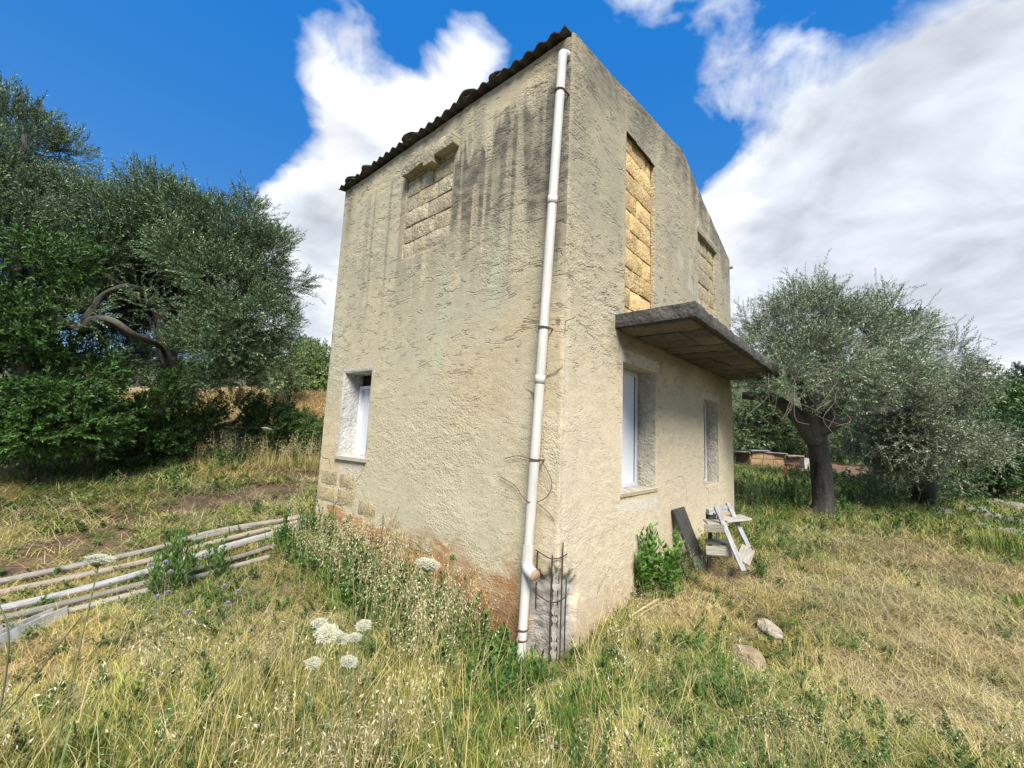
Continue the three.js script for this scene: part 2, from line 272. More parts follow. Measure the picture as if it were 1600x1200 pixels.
// colour and fine relief of the two walls in view: lime roughcast with rain streaks, dirt, painted slab shade and soil splash
function wallPaint(s, W) {
  const N = 2048, hgt = new Uint8Array(N * N * 4);
  const map = dataTex(N, N, (tx, ty, i, j) => {
    const u = tx * W, y = ty * 6.8 - .6;
    const w = f2(u * 2.3 + s * 20, y * 2.3, 3), big = f2(u * .9 + 3 + s * 7, y * .9, 3), n = f2(u * 9 + w * 2, y * 20 + w * 5, 4);
    const fine = n2(u * 95, y * 120), speck = n2(u * 46 + 3, y * 60), up = sst(1.0, 3.6, y);
    let c = [.52, .445, .29]; const mix = (b, t) => { t = clamp(t); c = [lerp(c[0], b[0], t), lerp(c[1], b[1], t), lerp(c[2], b[2], t)]; };
    mix([.62, .545, .385], sst(.45, .75, w) * .6); mix([.50, .38, .21], sst(.5, .78, big) * .55); mix([.44, .42, .29], sst(.55, .3, big) * .4);
    if (s === 1) mix([.63, .535, .38], sst(3.4, 1.6, y) * .75);
    mix([.30, .275, .20], up * (.42 + .7 * (w - .5)));
    // torn edges of the thrown plaster: grooves that follow bands of the relief
    const band = Math.abs(f2(u * 4.2 + s * 4 + f2(y * 9, u * 2, 2), y * 21 + w * 3, 4) - .5), cr = sst(.05, .008, band) * sst(.48, .72, n2(u * 9.2 + 9, y * 13.3)) * (.25 + .75 * up);
    const pit = sst(.72, .9, speck * .6 + fine * .4) * (1 - up * .3) * (s === 1 ? .5 : 1);
    // long hairline cracks
    const hair = sst(.008, .001, Math.abs(f2(u * 1.1 + s * 3 + 2, y * 1.3 + 7, 4) - .5)) * sst(.5, .62, n2(u * .9 + 4, y * .9));
    let grimeShade = 0;
    if (s === 0) {
      const dr = f2(u * 5.5 + 1.3, y * .32, 4), dr2 = n2(u * 17, y * .35), st = sst(.36, .56, dr * .5 + dr2 * .5);
      const from = 5.3 - .62 * Math.pow(n2(u * 8.5, 2.2), 1.4) * sst(0, .9, u) - .12 * n2(u * 30, 4), to = 3.45 + 1.1 * (n2(u * 5.1, 5.5) - .3) - .5 * sst(.5, 0, u);
      grimeShade = Math.max(grimeShade, sst(from + .06, from - .22, y) * sst(to - .5, to + 1.0, y) * sst(2.35, 1.5, u + .4 * (w - .5)) * (.34 + .7 * sst(.36, .58, f2(u * 3 + 4, y * 1.0, 4)) + .85 * st) * 1.15);
      grimeShade = Math.max(grimeShade, sst(.45, .0, u) * sst(2.7, 4.4, y) * (.75 + .9 * (n - .3)));
      grimeShade = Math.max(grimeShade, .75 * Math.exp(-(((u - 4.3) / .13) ** 2)) * sst(4.3, 5.1, y) * (.4 + n));
      grimeShade = Math.max(grimeShade, .55 * Math.exp(-(((u - 1.75) / .35) ** 2) - (((y - 3.85) / .22) ** 2)));
      grimeShade = Math.max(grimeShade, .4 * sst(.46, .62, f2(u * 4, y * .5 + 3, 3)) * sst(2.6, 4.2, y) * sst(3.3, 2.2, u)); grimeShade = Math.max(grimeShade, .55 * sst(.5, .62, n2(u * 12 + 3, y * .25)) * sst(2.6, 4.4, y) * sst(4.2, 3.2, u) * sst(5.4, 5, y));
    } else if (s === 1) {
      const below = gableTop(u) - y, st = f2(u * 5 + 7, y * .5, 4);
      grimeShade = sst(1.1 + .7 * (w - .5), .05, below) * (.6 + 1.2 * (st - .3)); grimeShade = Math.max(grimeShade, sst(.9, 0, u) * sst(3.2, 5, y) * (.5 + .7 * (st - .2)));
      grimeShade = Math.max(grimeShade, .35 * sst(2.9, 4.2, y) * (.4 + st)); grimeShade = Math.max(grimeShade, .7 * sst(2.35, 2.75, y + .2 * (w - .5)) * sst(2.95, 2.8, y) * sst(.7, 1.1, u) * sst(5.7, 5.4, u));  // last term paints the shade under the balcony slab into the wall colour
      if (Math.abs(y - 4.6) < .7) { mix([.62, .60, .5], sst(.62, .75, f2(u * 5, y * 2.1, 3)) * .5 * sst(2.6, 3.2, u)); }
    }
    mix([.10, .092, .068], clamp(grimeShade) * (.82 + .9 * (n - .5)));
    mix([.43, .45, .32], (s === 0 ? sst(.5, .7, f2(u * 3.3 + 6, y * .55, 3)) * sst(1.9, 2.6, y) * sst(4.2, 3.0, y) : 0) * .45);
    // soil splashed up the foot
    const foot = s === 0 ? .02 + .38 * f2(u * 1.7, 2, 3) + .12 * (w - .5) - .25 * sst(.6, .1, u) : -.12 + .3 * f2(u * 1.9, 6, 3);
    mix([.36, .175, .06], sst(foot + .30, foot - .05, y + .34 * (n - .5) + .16 * (w - .5)) * (.55 + .8 * (f2(u * 6, y * 9, 3) - .2)) * (s === 0 ? 1 : .22)); mix([.20, .11, .05], sst(foot - .02, foot - .3, y) * (s === 0 ? .6 : .3));
    if (s < 2) {
      const bk = broken(u, y); mix([.40, .385, .345], bk * .9); mix([.2, .17, .13], bk * sst(.55, .75, n) * .7);
      // smoother mortar patches by the corner and by the windows
      const rect = (a, b, lo, hi) => sst(0, .03, Math.min(u - a, b - u, y - lo, hi - y) + .03 * (n - .5));
      if (s === 0) { mix([.57, .49, .34], rect(.03, .2, .6, 1.85) * .75); mix([.5, .49, .44], rect(3.15, 4.02, 1.12, 2.5) * .75); mix([.55, .5, .42], rect(3.3, 3.9, .86, 1.14) * .7); }
      else { mix([.62, .54, .38], rect(.02, .12, .5, 3) * .5); mix([.60, .56, .47], Math.max(rect(1.08, 2.16, .8, 1.05), rect(1.07, 2.2, 2.4, 2.62), rect(3.9, 4.86, 2.28, 2.44)) * .65); mix([.6, .45, .2], rect(1.1, 2.12, .93, 1.04) * .6); }
    }
    mix([.12, .105, .078], cr * (.35 + .65 * big)); mix([.17, .145, .10], pit * .65); mix([.12, .1, .075], hair * .7);
    const k = .90 + .24 * (n - .5) + .30 * (fine - .5) * (1 - .5 * up) + .12 * (speck - .5);
    const rough = (.35 + .9 * sst(.35, .65, f2(u * 1.4 + s * 11, y * 1.4 + 5, 3))) * (s === 1 ? lerp(.55, 1, up) : 1), h = clamp(.5 + ((n - .5) * .5 + (fine - .5) * .34 + (speck - .5) * .3) * rough - cr * .5 - pit * .35 - hair * .35), o = (j * N + i) * 4; hgt[o] = hgt[o + 1] = hgt[o + 2] = 255 * h; hgt[o + 3] = 255;
    return [c[0] * k, c[1] * k, c[2] * k];
  });
  const bump = new THREE.DataTexture(hgt, N, N); bump.magFilter = THREE.LinearFilter; bump.minFilter = THREE.LinearMipmapLinearFilter; bump.generateMipmaps = true; bump.needsUpdate = true;
  return std({ map, bumpMap: bump, bumpScale: .011, roughness: .96 });
}
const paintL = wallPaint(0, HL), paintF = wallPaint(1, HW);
const core = (x0, x1, y0, y1, z0, z1) => { const g = new THREE.BoxGeometry(x1 - x0, y1 - y0, z1 - z0); g.translate((x0 + x1) / 2, (y0 + y1) / 2, (z0 + z1) / 2); return g; };
part('wall', wallGrid(0, HL, () => 5.545, OPEN_L, (u, y, d, cr) => [-d - cr, y, -u + cr], .018, true), paintL, house);
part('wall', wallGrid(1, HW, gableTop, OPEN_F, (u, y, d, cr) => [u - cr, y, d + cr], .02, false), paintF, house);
part('wall', wallGrid(2, HL, () => 5.165, [], (u, y, d) => [HW + d, y, -HL + u], .06, true).rotateY(0), paintL, house);
part('wall', wallGrid(3, HW, backTop, [], (u, y, d) => [u, y, -HL - d], .06, true), paintF, house);
part('inner_wall', mergeGeometries([core(.36, .5, -.6, 5.2, -4.1, -.36), core(5.3, 5.44, -.6, 5.1, -4.1, -.36), core(.36, 5.44, -.6, 5.2, -.36, -.3), core(.36, 5.44, -.6, 5.2, -4.2, -4.12)]), std({ color: C(.3, .28, .23) }), house);

// reveals of the openings: left/right jamb, head and sill as one lining
const plasterWall = std({ color: C(.46, .40, .27), map: grainCol, bumpMap: grainTex, bumpScale: .015, side: THREE.DoubleSide });
const plasterGrey = std({ color: C(.50, .47, .38), map: grainCol, bumpMap: grainTex, bumpScale: .02 });
const plasterWhite = std({ color: C(.56, .555, .53), map: grainCol, bumpMap: grainTex, bumpScale: .015 });
function reveal(o, map, mat, arch = 0) {
  const quad = (pts, n, m2) => { const pos = [], uv = [], idx = []; for (let j = 0; j <= m2; j++) for (let i = 0; i <= n; i++) { const a = i / n, b = j / m2, p = [0, 1, 2].map(k => lerp(lerp(pts[0][k], pts[1][k], a), lerp(pts[3][k], pts[2][k], a), b)); const e = .006 * (f2(p[0] * 9 + p[2] * 31, p[1] * 9, 3) - .5) * (b > 0 ? 1 : 0); pos.push(...map(p[0] + e, p[1] + e, p[2])); uv.push(p[2] * 1.2 + p[0] * 1.2, p[1] * 1.2); }
    for (let j = 0; j < m2; j++) for (let i = 0; i < n; i++) { const q = j * (n + 1) + i; idx.push(q, q + 1, q + n + 1, q + 1, q + n + 2, q + n + 1); }
    const g = new THREE.BufferGeometry(); g.setAttribute('position', new THREE.Float32BufferAttribute(pos, 3)); g.setAttribute('uv', new THREE.Float32BufferAttribute(uv, 2)); g.setIndex(idx); g.computeVertexNormals(); return g; };
  const D = -o.d, e = .0, { a, b, lo, hi } = o;
  return mergeGeometries([quad([[a, lo, e], [a, hi, e], [a, hi, D], [a, lo, D]], 30, 8), quad([[b, hi, e], [b, lo, e], [b, lo, D], [b, hi, D]], 30, 8), quad([[a, hi, e], [b, hi, e], [b, hi, D], [a, hi, D]], 14, 8), quad([[b, lo, e], [a, lo, e], [a, lo, D], [b, lo, D]], 14, 8)]);
}
const mapF = (u, y, d) => [u, y, d], mapL = (u, y, d) => [-d, y, -u];
plasterGrey.side = plasterWhite.side = THREE.DoubleSide;
OPEN_F.forEach((o, k) => part('reveal', reveal({ ...o, hi: o.hi + (k === 2 ? .07 : 0) }, mapF), k < 2 ? plasterGrey : plasterWall, house));
OPEN_L.forEach((o, k) => part('reveal', reveal(o, mapL), k ? plasterWall : plasterWhite, house));
const boxF = (a, b, lo, hi, d0, d1) => core(a, b, lo, hi, d0, d1), boxL = (a, b, lo, hi, d0, d1) => core(-d1, -d0, lo, hi, -b, -a);
// front windows: white sheet shutter set deep, with a narrow frame along its right side
for (const [k, o] of [[0, OPEN_F[0]], [1, OPEN_F[1]]]) {
  const w = part('window', boxF(o.a - .02, o.b - .085, o.lo - .02, o.hi + .02, -o.d - .04, -o.d + .004), M.white, house);
  part('frame', mergeGeometries([boxF(o.b - .08, o.b - .035, o.lo + .004, o.hi - .004, -o.d - .02, -o.d + .03), boxF(o.b - .03, o.b - .003, o.lo + .004, o.hi - .004, -o.d - .02, -o.d + .014), boxF(o.a + .004, o.b - .082, o.hi - .05, o.hi - .004, -o.d, -o.d + .03), boxF(o.a + .004, o.b - .082, o.lo + .004, o.lo + .05, -o.d, -o.d + .03)]), M.whiteWood, w);
  part('slot', boxF(o.b - .0845, o.b - .0805, o.lo + .004, o.hi - .004, -o.d - .02, -o.d + .012), M.dark, w);
}
part('window_sill', boxF(1.13, 2.11, .99, 1.028, -.2, .014), std({ color: C(.56, .475, .33), bumpMap: grainTex, bumpScale: .01 }), house);
// side window: narrow white shutter with boards, a dark hole above it
{
  const o = OPEN_L[0], w = part('window', boxL(o.a - .02, o.b + .02, o.lo - .02, o.hi - .17, -o.d - .05, -o.d + .004), M.whiteWood, house, 'white painted narrow shutter with a gap above it');
  part('frame', mergeGeometries([boxL(o.b - .06, o.b - .004, o.lo, o.hi - .17, -o.d, -o.d + .05), boxL(o.a + .004, o.a + .05, o.lo, o.hi - .17, -o.d, -o.d + .05), boxL(o.a + .05, o.b - .06, o.hi - .22, o.hi - .172, -o.d, -o.d + .046)]), M.white, w);
  for (let k = 0; k < 5; k++) part('board', boxL(o.a + .056 + k * .116, o.a + .162 + k * .116, o.lo + .006, o.hi - .225, -o.d + .005, -o.d + .022), M.whiteWood, w);
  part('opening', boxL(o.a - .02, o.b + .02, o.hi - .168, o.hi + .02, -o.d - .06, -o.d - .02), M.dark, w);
  part('window_sill', boxL(o.a - .06, o.b + .05, o.lo - .05, o.lo - .004, -.2, .045), std({ color: C(.5, .46, .38), bumpMap: grainTex, bumpScale: .012 }), house);
}
// stone blocks: a chamfered box with worn edges
function block(w, h, d, seed, c, rough = .006) {
  const g = new THREE.BoxGeometry(w, h, d, 6, 4, 2), p = g.attributes.position, cols = [], r = rng(seed), k0 = .85 + r() * .3, warm = (r() - .5) * .05;
  for (let i = 0; i < p.count; i++) {
    let x = p.getX(i), y = p.getY(i), z = p.getZ(i); const ex = Math.abs(x) > w * .499, ey = Math.abs(y) > h * .499;
    const n = f2(x * 9 + seed * 3.7, y * 9 + seed * 1.3, 3) - .5, q = f2(x * 25 + seed, y * 25, 2) - .5;
    if (z > 0) z += n * rough * 2.6 + q * rough - ((ex || ey) ? .01 : 0);
    if (ex) x += n * .012 - Math.sign(x) * .003 * (ey ? 2.5 : 1); if (ey) y += (f2(x * 7 + seed * 5, seed, 3) - .5) * .016 - Math.sign(y) * .003;
    p.setXYZ(i, x, y, z); const s = k0 * (.88 + n * .5); cols.push(c[0] * s * (1 + warm), c[1] * s, c[2] * s * (1 - warm));
  }
  const uv = g.attributes.uv; for (let i = 0; i < uv.count; i++) uv.setXY(i, p.getX(i) * 1.3 + seed * .37, p.getY(i) * 1.3 + seed * .21);
  g.setAttribute('color', new THREE.Float32BufferAttribute(cols, 3)); g.computeVertexNormals(); return g;
}
function courses(o, rows, place, col, seed, joint, mat = M.sandstone) {
  const r = rng(seed), H = (o.hi - o.lo) / rows; let id = seed;
  part('mortar', place === 'F' ? boxF(o.a - .02, o.b + .02, o.lo - .02, o.hi + .02, -o.d - .06, -o.d - .012) : boxL(o.a - .02, o.b + .02, o.lo - .02, o.hi + .02, -o.d - .06, -o.d - .012), std({ color: C(col[0] * .38, col[1] * .36, col[2] * .34) }), house);
  for (let k = 0; k < rows; k++) {
    const W = o.b - o.a, cuts = [0]; let x = (k % 2 ? .28 : .44) + (r() - .5) * .16; while (x < W - .14) { cuts.push(x); x += .26 + r() * .24; } cuts.push(W);
    for (let m = 0; m < cuts.length - 1; m++) {
      const w = cuts[m + 1] - cuts[m] - joint, h = H - joint, g = block(w, h, .06, ++id, (t => [col[0] * t, col[1] * t * (.97 + r() * .06), col[2] * t * (.93 + r() * .14)])(.9 + r() * .2));
      g.rotateZ((r() - .5) * .02); const u = o.a + (cuts[m] + cuts[m + 1]) / 2, y = o.lo + (k + .5) * H + (r() - .5) * .012, d = -o.d - .026 + r() * .012;
      if (place === 'F') g.translate(u, y, d); else { g.rotateY(-Math.PI / 2); g.translate(-d, y, -u); }
      part('stone_block', g, mat, house);
    }
  }
}
courses({ ...OPEN_F[2], hi: 5.335 }, 10, 'F', [.70, .515, .235], 100, .014);
courses({ ...OPEN_F[3], hi: 5.06 }, 8, 'F', [.50, .43, .28], 200, .014);
courses({ ...OPEN_L[1], d: .016 }, 6, 'L', [.50, .44, .30], 300, .013);
// three sagging lintel stones over the side opening
for (const [u, w, y, h, t, d] of [[2.42, .5, 5.13, .17, .05, .10], [2.06, .2, 5.10, .25, -.03, .12], [1.79, .36, 5.15, .17, .06, .10]]) { const g = block(w, h, .16, 400 + u * 10, [.40, .36, .25], .012); g.rotateZ(t); g.rotateY(-Math.PI / 2); g.translate(-d + .055, y, -u); part('lintel_stone', g, M.sandstone, house); }
part('lintel_stone', (() => { const g = block(1.05, .12, .1, 431, [.38, .34, .235], .008); g.translate(4.28, 5.09, -.02); return g; })(), M.sandstone, house);
// stones laid bare low on the side wall
for (const [u, y, w, h, c] of [[4.15, .86, .5, .2, 0], [3.62, .86, .42, .2, 0], [4.2, .62, .55, .22, 0], [3.6, .62, .5, .23, 0], [3.05, .55, .46, .2, 0], [3.9, .38, .5, .2, 1], [3.35, .33, .5, .22, 1], [2.8, .27, .48, .2, 1], [2.3, .32, .4, .2, 0], [1.85, .34, .42, .18, 0], [2.1, .1, .5, .2, 1], [1.55, .08, .48, .2, 1], [1.0, .02, .5, .2, 1]]) {
  const g = block(w - .014, h - .014, .05, 500 + u * 31, c ? [.46, .25, .11] : [.56, .46, .27], .008); g.rotateY(-Math.PI / 2); g.translate(.004, y, -u); part('stone_block', g, M.sandstone, house);
}
// balcony slab on clay blocks
{
  const r = rng(9), x0 = .96, x1 = 5.5, y0 = 2.80, y1 = 2.945, zf = .85;
  const g = new THREE.BoxGeometry(x1 - x0, y1 - y0, zf + .1, 120, 5, 26), p = g.attributes.position, cols = [];
  for (let i = 0; i < p.count; i++) {
    let x = p.getX(i), y = p.getY(i), z = p.getZ(i); const n = f2(x * 5 + 4, z * 5 + y * 8, 4) - .5, e = f2(x * 18, y * 18 + z * 18, 2) - .5;
    const front = z > (zf + .1) * .499, side = Math.abs(x) > (x1 - x0) * .499, top = y > (y1 - y0) * .499;
    if (front) z += n * .05 + e * .02 - (top ? .014 : 0); if (side) x += (n * .04 + e * .02); if (top) y += n * .02 + e * .012; else if (y < -(y1 - y0) * .499) y += n * .012;
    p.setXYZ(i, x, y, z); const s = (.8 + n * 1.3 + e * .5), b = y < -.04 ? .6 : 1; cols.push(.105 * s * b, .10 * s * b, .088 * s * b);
  }
  const uv = g.attributes.uv; const nn = g.attributes.normal; for (let i = 0; i < uv.count; i++) Math.abs(nn.getY(i)) > .5 ? uv.setXY(i, p.getX(i), p.getZ(i)) : uv.setXY(i, p.getX(i) + p.getZ(i), p.getY(i));
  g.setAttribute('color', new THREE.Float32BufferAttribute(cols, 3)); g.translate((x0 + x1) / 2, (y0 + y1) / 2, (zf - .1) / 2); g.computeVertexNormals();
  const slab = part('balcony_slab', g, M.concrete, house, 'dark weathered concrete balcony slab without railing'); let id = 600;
  for (let k = 0; k < 11; k++) {                           // clay blocks set crosswise in its underside
    const a = x0 + .06 + k * .402, w = .375; let z = .02; const first = .2 + r() * .45; let len = first;
    while (z < zf - .1) { const l = Math.min(len, zf - .06 - z); const b = block(w, l - .005, .045, ++id, (t => [.125 * t, .11 * t, .088 * t])(.75 + r() * .6), .007); b.rotateX(Math.PI / 2); b.translate(a + w / 2, y0 - .002 - r() * .012, z + l / 2); part('brick', b, M.sandstone, slab); z += l; len = .6; }
  }
}
// roof: corrugated sheets on two slopes, each sheet its own piece
{
  const sheet = (xa, ya, xb, yb, z0, z1, lift) => {
    const nz = 46, nx = 6, pos = [], uv = [], idx = [], L = Math.hypot(xb - xa, yb - ya), nxn = -(yb - ya) / L, nyn = (xb - xa) / L, P = (i, j, t) => { const z = lerp(z0, z1, j / nz), s = i / nx, h = .021 * Math.cos(z / .165 * 2 * Math.PI) + lift + t + .006 * n2(z * 3, s * 3); return [lerp(xa, xb, s) + nxn * h, lerp(ya, yb, s) + nyn * h, z]; };
    for (const t of [.008, 0]) for (let i = 0; i <= nx; i++) for (let j = 0; j <= nz; j++) { pos.push(...P(i, j, t)); uv.push(lerp(z0, z1, j / nz), i / nx * L); }
    const S = (nx + 1) * (nz + 1), q = (i, j) => i * (nz + 1) + j;
    for (let i = 0; i < nx; i++) for (let j = 0; j < nz; j++) { const a = q(i, j), b = q(i + 1, j), c = q(i, j + 1), d = q(i + 1, j + 1); idx.push(a, c, b, b, c, d, a + S, b + S, c + S, b + S, d + S, c + S); }
    for (let j = 0; j < nz; j++) for (const i of [0, nx]) { const a = q(i, j), c = q(i, j + 1); idx.push(a, c, a + S, c, c + S, a + S); }
    for (let i = 0; i < nx; i++) for (const j of [0, nz]) { const a = q(i, j), c = q(i + 1, j); idx.push(a, c, a + S, c, c + S, a + S); }
    const g = new THREE.BufferGeometry(); g.setAttribute('position', new THREE.Float32BufferAttribute(pos, 3)); g.setAttribute('uv', new THREE.Float32BufferAttribute(uv, 2)); g.setIndex(idx); g.computeVertexNormals(); return g;
  };
  const roof = part('roof', mergeGeometries([core(.3, 5.4, 5.0, 5.04, -4.2, -.3)]), M.dark, house);
  const mat = Object.assign(M.roof, { side: THREE.DoubleSide }), zs = [-.02, -.86, -1.78, -2.71, -3.63, -4.56];
  for (let k = 0; k < 5; k++) { part('roof_sheet', sheet(-.10, 5.575, 3.1, 6.06, zs[k + 1] - .02, zs[k], k % 2 * .012), mat, roof); part('roof_sheet', sheet(3.05, 6.053, 5.8, 5.165, zs[k + 1] - .02, zs[k] - .06, k % 2 * .012), mat, roof); }
}
// iron left bare at the foot of the corner
{
  const f = new GB(), K = [.03, .02, .018], bar = (pts, r) => { const b = new GB(); b.tube(curve(pts, 14), r, 6, [1, 1, 1], .25, pts[0].x); return b.geo(); };
  for (const [x, z, y0, y1] of [[-.03, -.035, -.3, .60], [-.02, -.20, .12, .60], [.045, .02, -.3, .70], [.11, .02, -.2, .40]]) part('rebar', bar([V(x, y0, z), V(x + .006, (y0 + y1) / 2, z - .006), V(x - .004, y1, z + .005)], .0065), M.iron, house);
  for (const y of [.24, .59]) part('rebar', bar([V(-.035, y + .02, -.21), V(-.045, y, -.12), V(-.045, y - .015, -.045), V(.0, y - .01, .012), V(.05, y, .025), V(.11, y + .01, .025)], .005), M.iron, house);
}
// little gutter end at the far eave
part('gutter', (() => { const b = new GB(); b.tube([V(5.82, 5.12, .03), V(5.82, 5.12, -4.6)], .035, 10, [1, 1, 1]); return b.geo(); })(), std({ color: C(.33, .31, .28) }), house);

// ---------------------------------------------------------------- stones holding the roof edge down
{
  const rockShape = (w, h, d, seed, flat = .5) => { const g = new THREE.IcosahedronGeometry(1, 4), p = g.attributes.position; for (let i = 0; i < p.count; i++) { const v = V(p.getX(i), p.getY(i), p.getZ(i)); let k = 1; const r = rng(seed); for (let c = 0; c < 9; c++) { const n = V(r() - .5, (r() - .5) * (1 + flat), r() - .5).normalize(), lim = .62 + r() * .25, q = v.dot(n) * k; if (q > lim) k *= lim / q; } k += (f3(v.x * 2.5 + seed, v.y * 2.5, v.z * 2.5, 3) - .5) * .14; p.setXYZ(i, v.x * k * w, v.y * k * h, v.z * k * d); } return g; };
  globalThis.rockShape = rockShape;
}
function paintStone(g, c, seed) { const p = g.attributes.position, col = []; for (let i = 0; i < p.count; i++) { const n = .65 + .75 * f3(p.getX(i) * 14 + seed, p.getY(i) * 14, p.getZ(i) * 14, 4), l = sst(.55, .7, f3(p.getX(i) * 30, p.getY(i) * 30 + seed, p.getZ(i) * 30, 2)) * .35; col.push(lerp(c[0] * n, .3, l), lerp(c[1] * n, .28, l), lerp(c[2] * n, .22, l)); } g.setAttribute('color', new THREE.Float32BufferAttribute(col, 3)); const uv = g.attributes.uv; for (let i = 0; i < uv.count; i++) uv.setXY(i, p.getX(i) * 2 + p.getZ(i), p.getY(i) * 2 + p.getZ(i)); g.deleteAttribute('normal'); g.computeVertexNormals(); return g; }
globalThis.CLEAR = [];
function stone(name, label, cat, pos, [w, h, d], c, seed, group, turn = 0, tilt = 0) { CLEAR.push([pos.x, pos.z, Math.max(w, d) * 1.05]); const o = thing(name, label, cat, pos, group), g = paintStone(rockShape(w, h, d, seed), c, seed); g.rotateZ(tilt); g.rotateY(turn); const m = shade(new THREE.Mesh(g, M.sandstone)); m.name = 'stone'; o.add(m); return o; }
[[-4.22, 5.64, .19, .06, 'dark stone on the roof edge nearest the far left eave corner'], [-3.72, 5.645, .17, .055, 'flat dark stone on the roof edge left of the walled side opening'], [-2.62, 5.65, .22, .065, 'long dark stone on the roof edge above the walled side opening'], [-1.5, 5.66, .24, .07, 'largest dark stone on the roof edge halfway to the downpipe'], [-.98, 5.64, .14, .045, 'small dark stone on the roof edge near the top of the downpipe']].forEach(([z, y, l, h, label], k) => stone('roof_stone', label, 'stone', V(-.02, y - .02, z), [.12, h * .8, l * .85], [.075, .07, .062], 31 + k * 7, 'stones on the roof edge'));

// ---------------------------------------------------------------- white downpipe
{
  const X = -.085, o = thing('downpipe', 'white plastic downpipe tied to the side wall beside the house corner', 'downpipe', V(X, -.3, -.36));
  const top = onPlane(879, 88, 'x', X), tee = onPlane(824, 880, 'x', X), bot = onPlane(814, 1012, 'x', X);
  const tube = (pts, r, n = 24, s = 20, cap = true) => { const b = new GB(); b.tube(curve(pts, n), r, s, [1, 1, 1], 0, 0, cap); return b.geo(); };
  const on = t => top.clone().lerp(tee, t);
  part('pipe', tube([top.clone().add(V(.075, .05, .01)), top.clone().add(V(.04, .045, 0)), top.clone().add(V(.006, .022, 0)), top, on(.03), on(.2), on(.5), on(.8), tee], .045, 60), M.pvc, o);
  for (const t of [.30, .655]) part('socket', tube([on(t), on(t + .016)], .0475, 2), M.pvc, o);
  part('elbow', tube([on(.965), on(.985), tee.clone().add(V(-.004, -.012, .004)), tee.clone().add(V(-.02, -.045, .035)), tee.clone().add(V(-.045, -.06, .10)), tee.clone().add(V(-.052, -.063, .13))], .053, 20, 20, false), M.pvc, o);
  part('elbow_mouth', tube([tee.clone().add(V(-.03, -.052, .06)), tee.clone().add(V(-.0525, -.063, .131))], .047, 4, 20, true), M.pvcIn, o);
  part('pipe', tube([tee.clone().add(V(.004, -.03, -.006)), bot.clone().add(V(0, -.15, 0))], .042, 8), std({ color: C(.56, .555, .51), roughness: .55 }), o, 'lower length of the downpipe, greyer than the rest');
  const dn = tee.clone().lerp(bot, .78), dn2 = tee.clone().lerp(bot, .90), axis = top.clone().sub(tee).normalize();
  const ring = (c, r, t, n = 1) => { const gs = []; for (let k = 0; k < n; k++) { const g = new THREE.TorusGeometry(r, t, 6, 26); g.rotateX(Math.PI / 2 + (k - .5) * .12 * (n > 1)); g.applyQuaternion(new THREE.Quaternion().setFromUnitVectors(V(0, 1, 0), axis)); g.translate(c.x, c.y + (k - (n - 1) / 2) * .016, c.z); gs.push(g); } return mergeGeometries(gs); };
  const cl = y => { const t = (top.y - y) / (top.y - tee.y); return on(t); };
  for (const [px, py] of [[875, 143], [846, 513], [832, 718]]) { const q = onPlane(px, py, 'x', X); part('clamp', mergeGeometries([ring(cl(q.y), .048, .0045, 2), (() => { const c = cl(q.y), g = new THREE.BoxGeometry(.08, .012, .012); g.translate(c.x + .06, c.y, c.z + .045); return g; })()]), M.rust, o); }
  part('clamp', ring(dn, .044, .008), M.rust, o); part('clamp', ring(dn2, .044, .008), M.rust, o);
  const c3 = cl(onPlane(832, 718, 'x', X).y), wire = (pts) => { const b = new GB(); b.tube(curve(pts, 30), .0035, 5, [1, 1, 1]); return b.geo(); };
  const w = (x, y, px) => onPlane(x, y, 'x', px);
  part('wire', wire([c3.clone().add(V(.03, 0, .05)), w(852, 730, -.05), w(862, 752, -.06), w(858, 772, -.05), w(838, 785, -.05), w(826, 784, -.14), w(816, 776, -.05), w(806, 760, -.03), w(780, 744, -.02)]), M.rust, o);
  part('wire', wire([w(838, 785, -.05), w(852, 796, -.03), w(866, 812, -.012)]), M.rust, o);
  part('wire', wire([w(790, 716, -.02), w(810, 712, -.03), c3.clone().add(V(-.01, .005, -.055))]), M.rust, o);
}

